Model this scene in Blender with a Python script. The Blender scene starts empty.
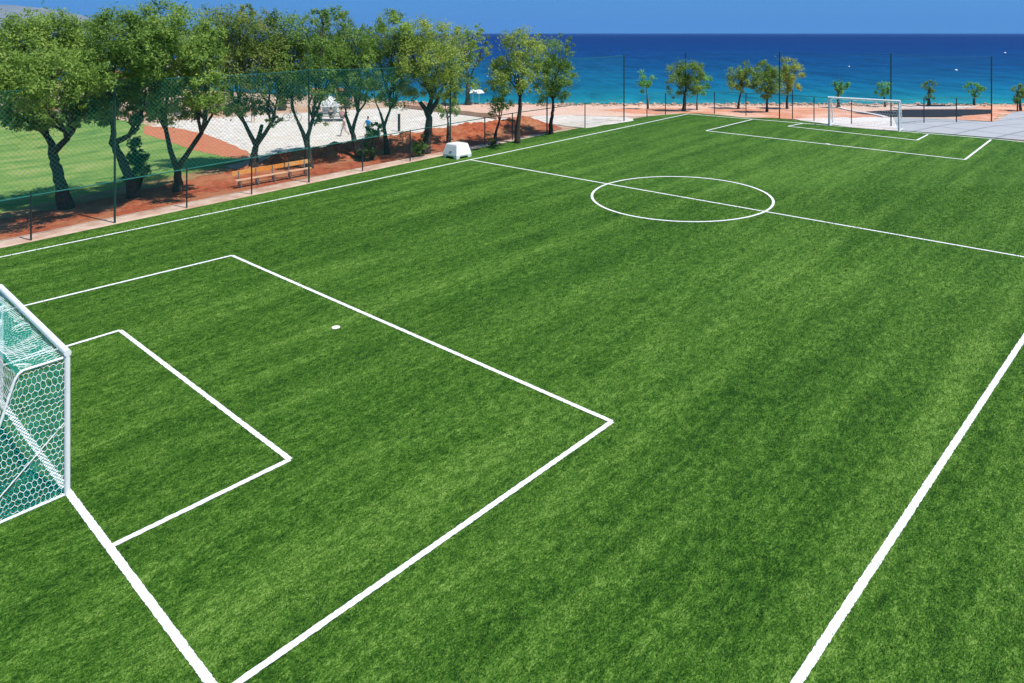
import bpy, bmesh, math, random
from mathutils import Vector, Matrix, noise
R = math.radians
rnd = random.Random(7)
SC = bpy.context.scene
COL = SC.collection

# ------------------------------------------------------------------ camera, sky, sun, exposure
F_PX, YAW = 760.8, 0.7576                      # level camera with a lens shift (verticals stay vertical)
CAM = Vector((-35.967, -21.387, 8.8))
FW = Vector((math.cos(YAW), math.sin(YAW), 0)); RT = Vector((math.sin(YAW), -math.cos(YAW), 0))
cd = bpy.data.cameras.new('camera'); cam = bpy.data.objects.new('camera', cd); COL.objects.link(cam)
cd.sensor_width = 36; cd.lens = F_PX / 1024 * 36
cd.shift_y = (33 - 341.5) / 1024
cd.clip_end = 90000; cd.clip_start = 0.1
cam.location = CAM; cam.rotation_euler = (R(90), 0, YAW - math.pi / 2)
SC.camera = cam

SUN_EL = R(63)
sdir = (RT * 0.74 - FW * 0.46).normalized()    # horizontal direction towards the sun
SUN_V = Vector((sdir.x * math.cos(SUN_EL), sdir.y * math.cos(SUN_EL), math.sin(SUN_EL)))
w = bpy.data.worlds.new('World'); SC.world = w; w.use_nodes = True
nt = w.node_tree; nt.nodes.clear()
sky = nt.nodes.new('ShaderNodeTexSky'); sky.sky_type = 'NISHITA'; sky.sun_disc = False
sky.sun_elevation = SUN_EL; sky.sun_rotation = math.atan2(sdir.x, sdir.y)
sky.altitude = 3000; sky.air_density = 1.0; sky.dust_density = 0.0; sky.ozone_density = 1.6
bg = nt.nodes.new('ShaderNodeBackground'); bg.inputs[1].default_value = 0.10
wo = nt.nodes.new('ShaderNodeOutputWorld')
tcw = nt.nodes.new('ShaderNodeTexCoord'); addv = nt.nodes.new('ShaderNodeVectorMath'); addv.operation = 'ADD'
addv.inputs[1].default_value = (0, 0, .23); nrmv = nt.nodes.new('ShaderNodeVectorMath'); nrmv.operation = 'NORMALIZE'   # clear air: little horizon glow
nt.links.new(tcw.outputs['Generated'], addv.inputs[0]); nt.links.new(addv.outputs[0], nrmv.inputs[0]); nt.links.new(nrmv.outputs[0], sky.inputs[0])
tint = nt.nodes.new('ShaderNodeMix'); tint.data_type = 'RGBA'; tint.blend_type = 'MULTIPLY'; tint.inputs[0].default_value = 1
tint.inputs[7].default_value = (.60, 1.22, 1.42, 1); nt.links.new(sky.outputs[0], tint.inputs[6])                 # deep clean Mediterranean blue
nt.links.new(tint.outputs[2], bg.inputs[0]); nt.links.new(bg.outputs[0], wo.inputs[0])
ld = bpy.data.lights.new('sun', 'SUN'); ld.energy = 4.4; ld.angle = R(0.5); ld.color = (1, .96, .9)
sun = bpy.data.objects.new('sun', ld); COL.objects.link(sun)
sun.rotation_euler = SUN_V.to_track_quat('Z', 'Y').to_euler(); sun.location = (0, 0, 60)
vs = SC.view_settings; vs.view_transform = 'Standard'; vs.look = 'None'; vs.exposure = 0.32; vs.gamma = 1
vs.use_curve_mapping = False

# ------------------------------------------------------------------ terrain height and picking points on it
SEA = 0.78
def sm(a, b, x):
    t = min(1, max(0, (x - a) / (b - a))); return t * t * (3 - 2 * t)
def uv(x, y):
    d = Vector((x - CAM.x, y - CAM.y, 0)); return d.dot(FW), d.dot(RT)
def shore(v):                                   # distance of the waterline along the view, by sideways offset
    if v > -8: return 87.0
    t = (-8 - v); return 87.0 + 0.6 * t
def plane(x, y): return 0.0412 * x + 0.0113 * y
def g(x, y):
    u, v = uv(x, y)
    p = plane(x, y)
    s = max(sm(31, 44, x), sm(64, 80, u), sm(60, 110, abs(y)), sm(60, 110, -x))
    z = p * (1 - s) + 0.97 * s
    sh = shore(v)
    return z - (z + 2.0) * sm(sh - 3.2, sh + 5, u) if u > sh - 3.2 else z
def ray(px, py):
    return FW + RT * ((px - 512) / F_PX) + Vector((0, 0, -(py - 33) / F_PX))
def P(px, py):                                  # point of the terrain under a line of sight
    r = ray(px, py); u = 8.0; lo = u
    while u < 400:
        q = CAM + r * u
        if q.z <= g(q.x, q.y): break
        lo = u; u += 0.5
    for _ in range(24):
        m = (lo + u) / 2; q = CAM + r * m
        if q.z <= g(q.x, q.y): u = m
        else: lo = m
    q = CAM + r * u
    return Vector((q.x, q.y, g(q.x, q.y)))
def at(px, py, u): return CAM + ray(px, py) * u
def dist(p): return (p - CAM).dot(FW)

# ------------------------------------------------------------------ materials
def new_mat(name):
    m = bpy.data.materials.new(name); m.use_nodes = True
    n = m.node_tree; b = n.nodes['Principled BSDF']; return m, n, b
def ramp(n, stops, interp='LINEAR'):
    r = n.nodes.new('ShaderNodeValToRGB'); r.color_ramp.interpolation = interp
    e = r.color_ramp.elements
    while len(e) < len(stops): e.new(0.5)
    for el, (p, c) in zip(e, stops):
        el.position = p; el.color = (*c, 1)
    return r
def coords(n, scale=(1, 1, 1), rot=0.0, kind='pos'):
    if kind == 'pos':
        g_ = n.nodes.new('ShaderNodeNewGeometry'); o = g_.outputs['Position']
    else:
        t = n.nodes.new('ShaderNodeTexCoord'); o = t.outputs['Object']
    mp = n.nodes.new('ShaderNodeMapping'); mp.inputs['Scale'].default_value = scale
    mp.inputs['Rotation'].default_value = (0, 0, rot)
    n.links.new(o, mp.inputs['Vector']); return mp.outputs[0]
def nz(n, vec, scale, detail=4, rough=.6, dist=0.0):
    t = n.nodes.new('ShaderNodeTexNoise'); t.inputs['Scale'].default_value = scale
    t.inputs['Detail'].default_value = detail; t.inputs['Roughness'].default_value = rough
    t.inputs['Distortion'].default_value = dist
    n.links.new(vec, t.inputs['Vector']); return t.outputs['Fac']
def mth(n, op, a, b=None, clamp=False):
    m = n.nodes.new('ShaderNodeMath'); m.operation = op; m.use_clamp = clamp
    for i, v in enumerate((a, b)):
        if v is None: continue
        if isinstance(v, (int, float)): m.inputs[i].default_value = v
        else: n.links.new(v, m.inputs[i])
    return m.outputs[0]
def mixc(n, f, a, b, mode='MIX'):
    m = n.nodes.new('ShaderNodeMix'); m.data_type = 'RGBA'; m.blend_type = mode
    for i, v in ((0, f), (6, a), (7, b)):
        if isinstance(v, (int, float)): m.inputs[i].default_value = v
        elif isinstance(v, tuple): m.inputs[i].default_value = (*v, 1)
        else: n.links.new(v, m.inputs[i])
    return m.outputs[2]
def bump(n, b, h, strength=.5, d=.02):
    bp = n.nodes.new('ShaderNodeBump'); bp.inputs['Strength'].default_value = strength
    bp.inputs['Distance'].default_value = d
    n.links.new(h, bp.inputs['Height']); n.links.new(bp.outputs[0], b.inputs['Normal'])
def noisy(name, c1, c2, scale=3, rough=.85, bs=.4, bd=.02, c3=None, scale2=.4, spec=.3, kind='pos', metal=0):
    m, n, b = new_mat(name); v = coords(n, kind=kind)
    f = nz(n, v, scale, 6, .65)
    r = ramp(n, [(.3, c1), (.7, c2)]); n.links.new(f, r.inputs[0]); c = r.outputs[0]
    if c3:
        f2 = nz(n, v, scale2, 4, .6); r2 = ramp(n, [(.45, (0, 0, 0)), (.65, (1, 1, 1))]); n.links.new(f2, r2.inputs[0])
        c = mixc(n, r2.outputs[0], c, c3)
    n.links.new(c, b.inputs['Base Color']); b.inputs['Roughness'].default_value = rough
    b.inputs['Specular IOR Level'].default_value = spec; b.inputs['Metallic'].default_value = metal
    if bs: bump(n, b, f, bs, bd)
    return m
M = {}
# artificial turf
m, n, b = new_mat('turf')
v = coords(n)
big = nz(n, coords(n, (.03, .75, 1)), 1.0, 4, .6)
mid = nz(n, coords(n, (.35, 1.6, 1)), 1.0, 5, .62)
clump = nz(n, coords(n, (3.6, 6.5, 4)), 1.0, 5, .7, .4)
fine = nz(n, coords(n, (18, 31, 20)), 1.0, 4, .75, .6)
blade = nz(n, coords(n, (40, 75, 50)), 1.0, 2, .7)
s = mth(n, 'MULTIPLY', big, .18); s = mth(n, 'ADD', s, mth(n, 'MULTIPLY', mid, .12))
s = mth(n, 'ADD', s, mth(n, 'MULTIPLY', clump, .34)); s = mth(n, 'ADD', s, mth(n, 'MULTIPLY', fine, .52))
s = mth(n, 'ADD', s, mth(n, 'MULTIPLY', blade, .34))
r = ramp(n, [(.65, (.005, .028, .002)), (.72, (.027, .088, .006)), (.785, (.064, .158, .014)), (.865, (.19, .31, .06))])
n.links.new(s, r.inputs[0]); n.links.new(r.outputs[0], b.inputs['Base Color'])
b.inputs['Roughness'].default_value = .8; b.inputs['Specular IOR Level'].default_value = .12
h = mth(n, 'ADD', mth(n, 'MULTIPLY', fine, .6), mth(n, 'MULTIPLY', clump, .6))
bump(n, b, h, .5, .06)
M['turf'] = m
m, n, b = new_mat('line_white')
f = nz(n, coords(n), 30, 3, .7); r = ramp(n, [(.32, (.60, .64, .58)), (.55, (.86, .87, .87))]); n.links.new(f, r.inputs[0])
n.links.new(r.outputs[0], b.inputs['Base Color']); b.inputs['Roughness'].default_value = .8; bump(n, b, f, .3, .02)
M['line'] = m
M['ground'] = noisy('sandy_ground', (.42, .28, .19), (.60, .46, .35), 1.5, .95, .4, .03, (.46, .25, .14), .12)
M['soil'] = noisy('red_soil', (.15, .030, .012), (.52, .13, .05), 3.2, .95, .9, .06, (.40, .17, .08), .5)
M['tan_soil'] = noisy('dry_tan_soil', (.26, .14, .06), (.36, .22, .10), 2.5, .95, .5, .03, (.16, .17, .05), .7)
M['pale_clay'] = noisy('pale_orange_clay', (.52, .19, .10), (.68, .32, .19), 2, .95, .4, .03, (.70, .44, .32), .3)
M['clay'] = noisy('orange_clay', (.42, .13, .06), (.55, .20, .10), 3, .95, .3, .02)
M['kerb'] = noisy('pink_concrete', (.52, .36, .27), (.66, .50, .40), 3, .9, .2, .01, (.46, .28, .2), .8)
M['sand'] = noisy('white_sand', (.44, .39, .33), (.78, .72, .65), 1.9, .95, .9, .06, (.60, .53, .44), .35)
M['beach'] = noisy('pink_beach_sand', (.58, .36, .26), (.72, .48, .36), 1.2, .95, .5, .03, (.66, .46, .36), .25)
M['white_path'] = noisy('white_concrete', (.62, .58, .55), (.74, .70, .67), 1.4, .9, .2, .01, (.66, .56, .5), .3)
M['asphalt'] = noisy('dark_asphalt', (.009, .009, .017), (.018, .018, .028), 6, .85, .3, .01, (.012, .012, .02), .6)
M['rock'] = noisy('shore_rock', (.38, .24, .17), (.66, .48, .37), 2, .95, .7, .06, (.26, .14, .10), .8)
m, n, b = new_mat('grey_paving')
br = n.nodes.new('ShaderNodeTexBrick'); br.inputs['Color1'].default_value = (.34, .35, .37, 1); br.inputs['Color2'].default_value = (.38, .39, .41, 1)
br.inputs['Mortar'].default_value = (.17, .18, .20, 1); br.inputs['Scale'].default_value = 1; br.inputs['Mortar Size'].default_value = .12
br.inputs['Brick Width'].default_value = 4.6; br.inputs['Row Height'].default_value = 2.6; br.offset = 0
n.links.new(coords(n, rot=R(12)), br.inputs['Vector']); f = nz(n, coords(n), .8, 5)
n.links.new(mixc(n, .3, br.outputs[0], mixc(n, f, (.34, .35, .365), (.43, .435, .445))), b.inputs['Base Color']); b.inputs['Roughness'].default_value = .85
M['paving'] = m
m, n, b = new_mat('lawn')
f1 = nz(n, coords(n, (.25, .5, 1), R(20)), 1, 4, .6, .5); f2 = nz(n, coords(n), 6, 4, .7)
s = mth(n, 'ADD', mth(n, 'MULTIPLY', f1, .65), mth(n, 'MULTIPLY', f2, .35))
r = ramp(n, [(.36, (.07, .17, .04)), (.5, (.17, .265, .06)), (.6, (.25, .31, .09)), (.70, (.30, .30, .13))]); n.links.new(s, r.inputs[0])
n.links.new(r.outputs[0], b.inputs['Base Color']); b.inputs['Roughness'].default_value = .9; b.inputs['Specular IOR Level'].default_value = .1; bump(n, b, f2, .5, .04)
M['lawn'] = m
# sea: water colour follows the depth of the bed (distance from the shore)
m, n, b = new_mat('sea_water')
gm = n.nodes.new('ShaderNodeNewGeometry')
dt = n.nodes.new('ShaderNodeVectorMath'); dt.operation = 'DOT_PRODUCT'; n.links.new(gm.outputs['Position'], dt.inputs[0]); dt.inputs[1].default_value = FW
off = dt.outputs['Value']
d = mth(n, 'SUBTRACT', off, CAM.dot(FW) + 87.0)
wv = nz(n, coords(n, (.02, .02, 1)), 1, 4, .6); d = mth(n, 'MULTIPLY', d, mth(n, 'ADD', .55, mth(n, 'MULTIPLY', wv, .9)))
lg = mth(n, 'DIVIDE', mth(n, 'LOGARITHM', mth(n, 'MAXIMUM', mth(n, 'ADD', d, 6), 1), 10), 4.0)
r = ramp(n, [(.17, (.026, .28, .31)), (.28, (.006, .185, .265)), (.38, (.002, .112, .225)), (.50, (.001, .058, .18)), (.62, (.001, .030, .15)), (.76, (.001, .016, .12))])
n.links.new(lg, r.inputs[0])
swv = coords(n, (1, 1, 1), -YAW)
m1 = n.nodes.new('ShaderNodeMapping'); m1.inputs['Scale'].default_value = (.16, .5, 1); n.links.new(swv, m1.inputs[0])
w1 = nz(n, m1.outputs[0], .55, 6, .65, .3)
m2 = n.nodes.new('ShaderNodeMapping'); m2.inputs['Scale'].default_value = (.10, .022, 1); n.links.new(swv, m2.inputs[0])
w2 = nz(n, m2.outputs[0], 1, 12, .78, .3)
rr = ramp(n, [(.36, (.45, .48, .55)), (.62, (1.35, 1.3, 1.2))]); n.links.new(mth(n, 'ADD', mth(n, 'MULTIPLY', w1, .6), mth(n, 'MULTIPLY', w2, .4)), rr.inputs[0])
n.links.new(mixc(n, 1.0, r.outputs[0], rr.outputs[0], 'MULTIPLY'), b.inputs['Base Color'])
b.inputs['Roughness'].default_value = .5; b.inputs['Specular IOR Level'].default_value = .06
bump(n, b, w1, .6, .25)
M['sea'] = m
M['bark'] = noisy('bark', (.028, .022, .019), (.09, .072, .06), 7, .95, .9, .05, kind='obj')
M['bark_pale'] = noisy('pale_bark', (.09, .07, .06), (.24, .20, .17), 7, .95, .8, .05, kind='obj')
def leafmat(name, dark, mid_, light):
    m, n, b = new_mat(name)
    v = coords(n); f1 = nz(n, v, .9, 3, .6); f2 = nz(n, v, 6, 2, .6)
    s = mth(n, 'ADD', mth(n, 'MULTIPLY', f1, .6), mth(n, 'MULTIPLY', f2, .4))
    r = ramp(n, [(.36, dark), (.5, mid_), (.64, light)]); n.links.new(s, r.inputs[0])
    n.links.new(r.outputs[0], b.inputs['Base Color']); b.inputs['Roughness'].default_value = .7; b.inputs['Specular IOR Level'].default_value = .2
    tr = n.nodes.new('ShaderNodeBsdfTranslucent'); n.links.new(r.outputs[0], tr.inputs[0])
    mx = n.nodes.new('ShaderNodeMixShader'); mx.inputs[0].default_value = .45
    n.links.new(b.outputs[0], mx.inputs[1]); n.links.new(tr.outputs[0], mx.inputs[2])
    n.links.new(mx.outputs[0], n.nodes['Material Output'].inputs[0]); return m
M['leaf_olive'] = leafmat('leaf_olive', (0.077, 0.146, 0.024), (0.237, 0.380, 0.066), (0.466, 0.605, 0.154))
M['leaf_green'] = leafmat('leaf_green', (0.061, 0.132, 0.024), (0.194, 0.329, 0.060), (0.374, 0.530, 0.125))
M['leaf_yellow'] = leafmat('leaf_yellow', (0.097, 0.157, 0.026), (0.316, 0.427, 0.075), (0.576, 0.636, 0.154))
M['leaf_dark'] = leafmat('leaf_dark', (0.033, 0.077, 0.020), (0.091, 0.169, 0.039), (0.169, 0.260, 0.065))
M['leaf_bright'] = leafmat('leaf_bright', (0.066, 0.209, 0.050), (0.165, 0.448, 0.105), (0.312, 0.655, 0.187))
M['leaf_rust'] = leafmat('leaf_rust', (0.070, 0.143, 0.024), (0.220, 0.326, 0.066), (0.484, 0.449, 0.143))
M['dgreen'] = noisy('dark_green_paint', (.006, .045, .035), (.012, .07, .055), 5, .5, 0, spec=.4)
M['rail'] = noisy('teal_green_paint', (.01, .13, .11), (.02, .18, .15), 5, .5, 0, spec=.4)
M['black'] = noisy('dark_post_paint', (.012, .022, .026), (.022, .035, .04), 5, .5, 0, spec=.4)
M['white'] = noisy('white_paint', (.80, .81, .82), (.90, .90, .90), 4, .4, 0, spec=.4)
M['plastic'] = noisy('white_plastic', (.84, .84, .84), (.90, .90, .90), 4, .35, 0, spec=.4)
M['cord'] = noisy('white_cord', (.80, .82, .80), (.92, .92, .92), 8, .8, 0)
M['tealbar'] = noisy('teal_blue_paint', (.04, .16, .26), (.06, .22, .32), 8, .6, 0)
M['wood'] = noisy('orange_wood', (.70, .22, .03), (.82, .33, .07), 4, .6, .2, .005, (.78, .44, .16), .9)  # lighter patches are sun dapples painted into the backrest colour
M['wood_lit'] = noisy('sunlit_wood', (.60, .34, .20), (.70, .44, .28), 4, .6, .2, .005)  # bench seat: sunlight on its top put into a paler colour
M['steel'] = noisy('grey_steel', (.22, .24, .24), (.32, .33, .33), 6, .5, 0, metal=.6)
M['wall_low'] = noisy('terracotta_block', (.60, .32, .20), (.75, .48, .33), 2, .95, .5, .03)
M['house'] = noisy('white_render', (.70, .68, .64), (.80, .78, .74), 1, .9, .2, .01)
M['roof'] = noisy('terracotta_tiles', (.42, .15, .07), (.58, .25, .13), 3, .9, .5, .03)
M['glass'] = noisy('dark_window_glass', (.02, .03, .04), (.04, .05, .06), 1, .15, 0, spec=.5)
M['canvas'] = noisy('white_canvas', (.80, .80, .78), (.88, .88, .86), 2, .9, .1, .01)
M['hill'] = noisy('limestone_scrub', (.16, .17, .13), (.28, .27, .22), .01, .95, 0, c3=(.30, .27, .22), scale2=.004)
def flat(name, c, rough=.85): 
    return noisy(name, tuple(x * .85 for x in c), tuple(min(1, x * 1.1) for x in c), 12, rough, 0)
M['skin'] = flat('skin', (.50, .30, .21), .6); M['hair'] = flat('hair', (.025, .018, .014)); M['blue_cloth'] = flat('blue_cloth', (.02, .35, .75))
M['navy'] = flat('navy_cloth', (.04, .05, .09)); M['pale_cloth'] = flat('pale_cloth', (.75, .62, .58)); M['red_cloth'] = flat('red_cloth', (.50, .05, .06))
M['grey_cloth'] = flat('grey_cloth', (.18, .2, .24)); M['dark_cloth'] = flat('dark_cloth', (.03, .035, .045)); M['pink_cloth'] = flat('pink_cloth', (.6, .3, .3)); M['beige_cloth'] = flat('beige_cloth', (.45, .35, .27))
def netmat(name, col, period, width, rot45=True, emis=0):
    m, n, b = new_mat(name)
    tc = n.nodes.new('ShaderNodeTexCoord'); mp = n.nodes.new('ShaderNodeMapping'); mp.inputs['Rotation'].default_value = (0, 0, R(45) if rot45 else 0)
    n.links.new(tc.outputs['UV'], mp.inputs[0]); sx = n.nodes.new('ShaderNodeSeparateXYZ'); n.links.new(mp.outputs[0], sx.inputs[0])
    def wire(o): return mth(n, 'LESS_THAN', mth(n, 'MODULO', mth(n, 'ADD', o, 1000), period), width)
    k = mth(n, 'MAXIMUM', wire(sx.outputs[0]), wire(sx.outputs[1]))
    b.inputs['Base Color'].default_value = (*col, 1); b.inputs['Roughness'].default_value = .8; b.inputs['Specular IOR Level'].default_value = .1
    tr = n.nodes.new('ShaderNodeBsdfTransparent'); mx = n.nodes.new('ShaderNodeMixShader')
    n.links.new(k, mx.inputs[0]); n.links.new(tr.outputs[0], mx.inputs[1]); n.links.new(b.outputs[0], mx.inputs[2])
    n.links.new(mx.outputs[0], n.nodes['Material Output'].inputs[0]); return m
M['net'] = netmat('green_fence_net', (.022, .28, .22), .16, .0088)
M['net_far'] = netmat('thin_far_net', (.02, .10, .09), .15, .004)
M['chain'] = netmat('chain_link', (.03, .12, .10), .08, .003)
M['goal_back'] = netmat('teal_backing_net', (.002, .30, .25), .05, .0145)

# ------------------------------------------------------------------ mesh helpers
def obj(name, bm, mat, parent=None, smooth=False, loc=None, label=None, kind=None):
    me = bpy.data.meshes.new(name)
    if loc is not None: bmesh.ops.translate(bm, verts=bm.verts, vec=-Vector(loc))
    bm.to_mesh(me); bm.free(); me.materials.append(mat)
    if smooth:
        for p in me.polygons: p.use_smooth = True
    o = bpy.data.objects.new(name, me); COL.objects.link(o)
    if loc is not None: o.location = loc
    if parent:
        o.parent = parent
        if loc is None: o.matrix_parent_inverse = Matrix.Identity(4)
    if label: o['label'] = label
    if kind: o['kind'] = kind
    return o
def thing(name, loc, label, cat, group=None, rz=0):
    o = bpy.data.objects.new(name, None); COL.objects.link(o); o.location = loc; o.rotation_euler = (0, 0, rz)
    o['label'] = label; o['category'] = cat
    if group: o['group'] = group
    o.empty_display_size = .2
    return o
def tag(o, label, cat, group=None):
    o['label'] = label; o['category'] = cat
    if group: o['group'] = group
    return o
def box(bm, c, s, rz=0, bevel=0):
    r = bmesh.ops.create_cube(bm, size=1.0); vv = r['verts']
    bmesh.ops.scale(bm, verts=vv, vec=s)
    if bevel:
        es = list({e for v_ in vv for e in v_.link_edges})
        rr_ = bmesh.ops.bevel(bm, geom=es, offset=bevel, segments=2, affect='EDGES', profile=.5)
        vv = list({v_ for f_ in rr_['faces'] for v_ in f_.verts} | {v_ for v_ in vv if v_.is_valid})
    if rz: bmesh.ops.rotate(bm, verts=vv, cent=(0, 0, 0), matrix=Matrix.Rotation(rz, 3, 'Z'))
    bmesh.ops.translate(bm, verts=vv, vec=c)
def tube(bm, pts, rad, seg=8, cap=True):
    pts = [Vector(p) for p in pts]
    rads = rad if isinstance(rad, (list, tuple)) else [rad] * len(pts)
    rings = []; prev = None
    for i, p in enumerate(pts):
        t = (pts[min(i + 1, len(pts) - 1)] - pts[max(i - 1, 0)]).normalized()
        a = prev if prev else (Vector((0, 0, 1)) if abs(t.z) < .9 else Vector((1, 0, 0)))
        x = (a - t * a.dot(t)).normalized(); prev = x; y = t.cross(x)
        rings.append([bm.verts.new(p + (x * math.cos(k * 2 * math.pi / seg) + y * math.sin(k * 2 * math.pi / seg)) * rads[i]) for k in range(seg)])
    for r1, r2 in zip(rings, rings[1:]):
        for k in range(seg): bm.faces.new((r1[k], r1[(k + 1) % seg], r2[(k + 1) % seg], r2[k]))
    if cap:
        bm.faces.new(rings[0][::-1]); bm.faces.new(rings[-1])
def sheet(name, pts, off, mat, step=2.0, jitter=0, bumpy=0):
    """a ground surface: polygon cut on a grid and laid on the terrain"""
    pts = [Vector((p[0], p[1], 0)) for p in pts]
    if jitter:
        q = []
        for a, b_ in zip(pts, pts[1:] + pts[:1]):
            k = max(1, int((b_ - a).length / .5))
            for i in range(k):
                c = a.lerp(b_, i / k); c += Vector((noise.noise(c * .8), noise.noise(c * .8 + Vector((9, 9, 9))), 0)) * jitter; q.append(c)
        pts = q
    bm = bmesh.new(); bm.faces.new([bm.verts.new(p) for p in pts])
    xs = [p.x for p in pts]; ys = [p.y for p in pts]
    for lo, hi, nv in ((min(xs), max(xs), (1, 0, 0)), (min(ys), max(ys), (0, 1, 0))):
        c = math.ceil(lo / step) * step
        while c < hi:
            gm_ = list(bm.verts) + list(bm.edges) + list(bm.faces)
            bmesh.ops.bisect_plane(bm, geom=gm_, plane_co=Vector(nv) * c, plane_no=nv); c += step
    bmesh.ops.triangulate(bm, faces=bm.faces)
    for v_ in bm.verts: v_.co.z = g(v_.co.x, v_.co.y) + off
    bmesh.ops.recalc_face_normals(bm, faces=bm.faces)
    if sum(f_.normal.z for f_ in bm.faces) < 0: bmesh.ops.reverse_faces(bm, faces=bm.faces)
    return obj(name, bm, mat, kind='structure')
def px(*pp): return [P(x, y) for x, y in pp]

# ------------------------------------------------------------------ the setting: ground, sea, hills
def axis(lo, hi, st, far):
    a = []; c = lo
    while c <= hi: a.append(c); c += st
    k = st
    while a[-1] < far: k *= 1.5; a.append(a[-1] + k)
    k = st
    while a[0] > -far: k *= 1.5; a.insert(0, a[0] - k)
    return a
bm = bmesh.new()
us = axis(-60, 130, 1.5, 6000); vv_ = axis(-110, 110, 2.5, 6000)
us = [u for u in us if u < 4000]
grid = []
for u in us:
    row = []
    for v_ in vv_:
        p = CAM + FW * u + RT * v_
        row.append(bm.verts.new((p.x, p.y, g(p.x, p.y) - .03)))
    grid.append(row)
for i in range(len(us) - 1):
    for j in range(len(vv_) - 1):
        bm.faces.new((grid[i][j], grid[i + 1][j], grid[i + 1][j + 1], grid[i][j + 1]))
bmesh.ops.recalc_face_normals(bm, faces=bm.faces)
if sum(f_.normal.z for f_ in bm.faces) < 0: bmesh.ops.reverse_faces(bm, faces=bm.faces)
obj('ground', bm, M['ground'], kind='structure', smooth=True)
# sea sheet, from just inside the waterline to the horizon
bm = bmesh.new(); rows = []
vs_ = [-9000, -6000, -3000, -1500, -700, -400, -250, -160, -100, -70, -50, -35, -22, -14, -8, 0, 20, 60, 120, 400, 1500, 5000, 9000, 15000]
for d_ in (-.6, 6, 20, 60, 200, 600, 2000, 4500, 9000, 16000):
    row = []
    for v_ in vs_:
        u = shore(v_) + d_ * (1 - .55 * sm(500, 20000, abs(v_)))
        p = CAM + FW * u + RT * v_; row.append(bm.verts.new((p.x, p.y, SEA)))
    rows.append(row)
for r1, r2 in zip(rows, rows[1:]):
    for k in range(len(vs_) - 1): bm.faces.new((r1[k], r2[k], r2[k + 1], r1[k + 1]))
bmesh.ops.recalc_face_normals(bm, faces=bm.faces)
if sum(f_.normal.z for f_ in bm.faces) < 0: bmesh.ops.reverse_faces(bm, faces=bm.faces)
obj('sea', bm, M['sea'], kind='structure')
# far hills across the bay
bm = bmesh.new(); HU = 6200.0
prof = [(-420, 50), (-300, 34), (-200, 20), (-120, 10), (-60, 3.5), (-20, 4.0), (8, 5.0), (28, 6.5), (40, 9), (52, 11.5), (66, 13.5), (78, 18), (92, 25), (110, 33)]
rows = []
for k in range(9):
    t = k / 8; row = []
    for i, (x, y) in enumerate(prof):
        for sub in range(6 if i < len(prof) - 1 else 1):
            x2, y2 = prof[min(i + 1, len(prof) - 1)]; xx = x + (x2 - x) * sub / 6; yy = y + (y2 - y) * sub / 6
            hgt = max(0.0, (33 - yy) / F_PX * HU); u = HU - 900 + 1800 * t
            p = CAM + FW * u + RT * ((xx - 512) / F_PX * HU)
            e = math.sin(math.pi * t) ** .8
            nz_ = noise.fractal(Vector((p.x * .003, p.y * .003, 0)), 1, 2, 5) * 14 * (1 if 0 < t < 1 else 0) * min(1, hgt / 40)
            row.append(bm.verts.new((p.x, p.y, -4 + (hgt + 12) * e + nz_)))
    rows.append(row)
for r1, r2 in zip(rows, rows[1:]):
    for k in range(len(r1) - 1): bm.faces.new((r1[k], r2[k], r2[k + 1], r1[k + 1]))
bmesh.ops.recalc_face_normals(bm, faces=bm.faces)
obj('hills', bm, M['hill'], kind='structure', smooth=True)

# ------------------------------------------------------------------ pitch and surroundings (sheets 4 mm and more apart)
FX = 29.6                                       # far edge of the turf
sheet('turf', [(-62, -46), (27.6, -46), (28.4, -16), (29.0, 0), (28.6, 16.9), (20, 18.1), (10.2, 18.75), (-62, 18.95)], .012, M['turf'], 4)
sheet('path', [(-62, 18.95), (10.2, 18.75), (10.4, 19.3), (-1, 20.0), (-10, 20.25), (-18, 20.3), (-26.8, 20.3), (-62, 20.2)], .016, M['kerb'], 2)
soil_edge = [(-62, 20.0), (-26.8, 20.1), (-18, 20.1), (-10, 20.1), (-1, 19.8), (10.4, 19.2), (13.5, 19.4), (14.5, 21.5), (9, 25), (0, 25.5), (-8, 26.2), (-14, 26.5), (-19, 25.4), (-62, 25)]
sheet('soil', soil_edge, .008, M['soil'], 1.5, jitter=.25)
lawn = [(-100, 25.8), (-60, 24.6), (-24, 25.6), (-17, 26.6), (-12.5, 27.6)] + [(q.x, q.y) for q in px((244, 159), (222, 155), (195, 149), (170, 140), (148, 132), (146, 125), (90, 116), (40, 112), (-60, 109), (-220, 112))]
sheet('lawn', lawn, .02, M['lawn'], 3, jitter=.6)
sheet('tan_strip', [(-100, 24.2), (-60, 23.4), (-24, 24.4), (-17, 25.4), (-12, 26.4), (-12, 27.9), (-17, 27.2), (-24, 26.1), (-60, 25.2), (-100, 26.4)], .026, M['tan_soil'], 2, jitter=.5)
sheet('clay_path', px((145, 126), (175, 128), (205, 134), (232, 145), (250, 153), (246, 160), (221, 156.5), (194, 150.5), (169, 141.5), (143, 134)), .03, M['clay'], 2, jitter=.2)
sheet('sand_court', px((150, 127), (176, 121), (320, 112), (402, 107.5), (445, 112.5), (498, 118.5), (560, 115), (628, 117), (634, 121), (610, 124.5), (585, 128), (540, 123), (470, 127), (400, 138), (330, 148), (262, 157), (250, 153), (232, 145), (205, 134), (175, 128)), .014, M['sand'], 2, jitter=.3)
sheet('beach', px((405, 107), (470, 104.5), (640, 105.5), (1024, 106), (1200, 107), (1200, 116), (1024, 114), (815, 117), (690, 113), (640, 117), (560, 115), (498, 118)), .010, M['beach'], 2)
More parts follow.
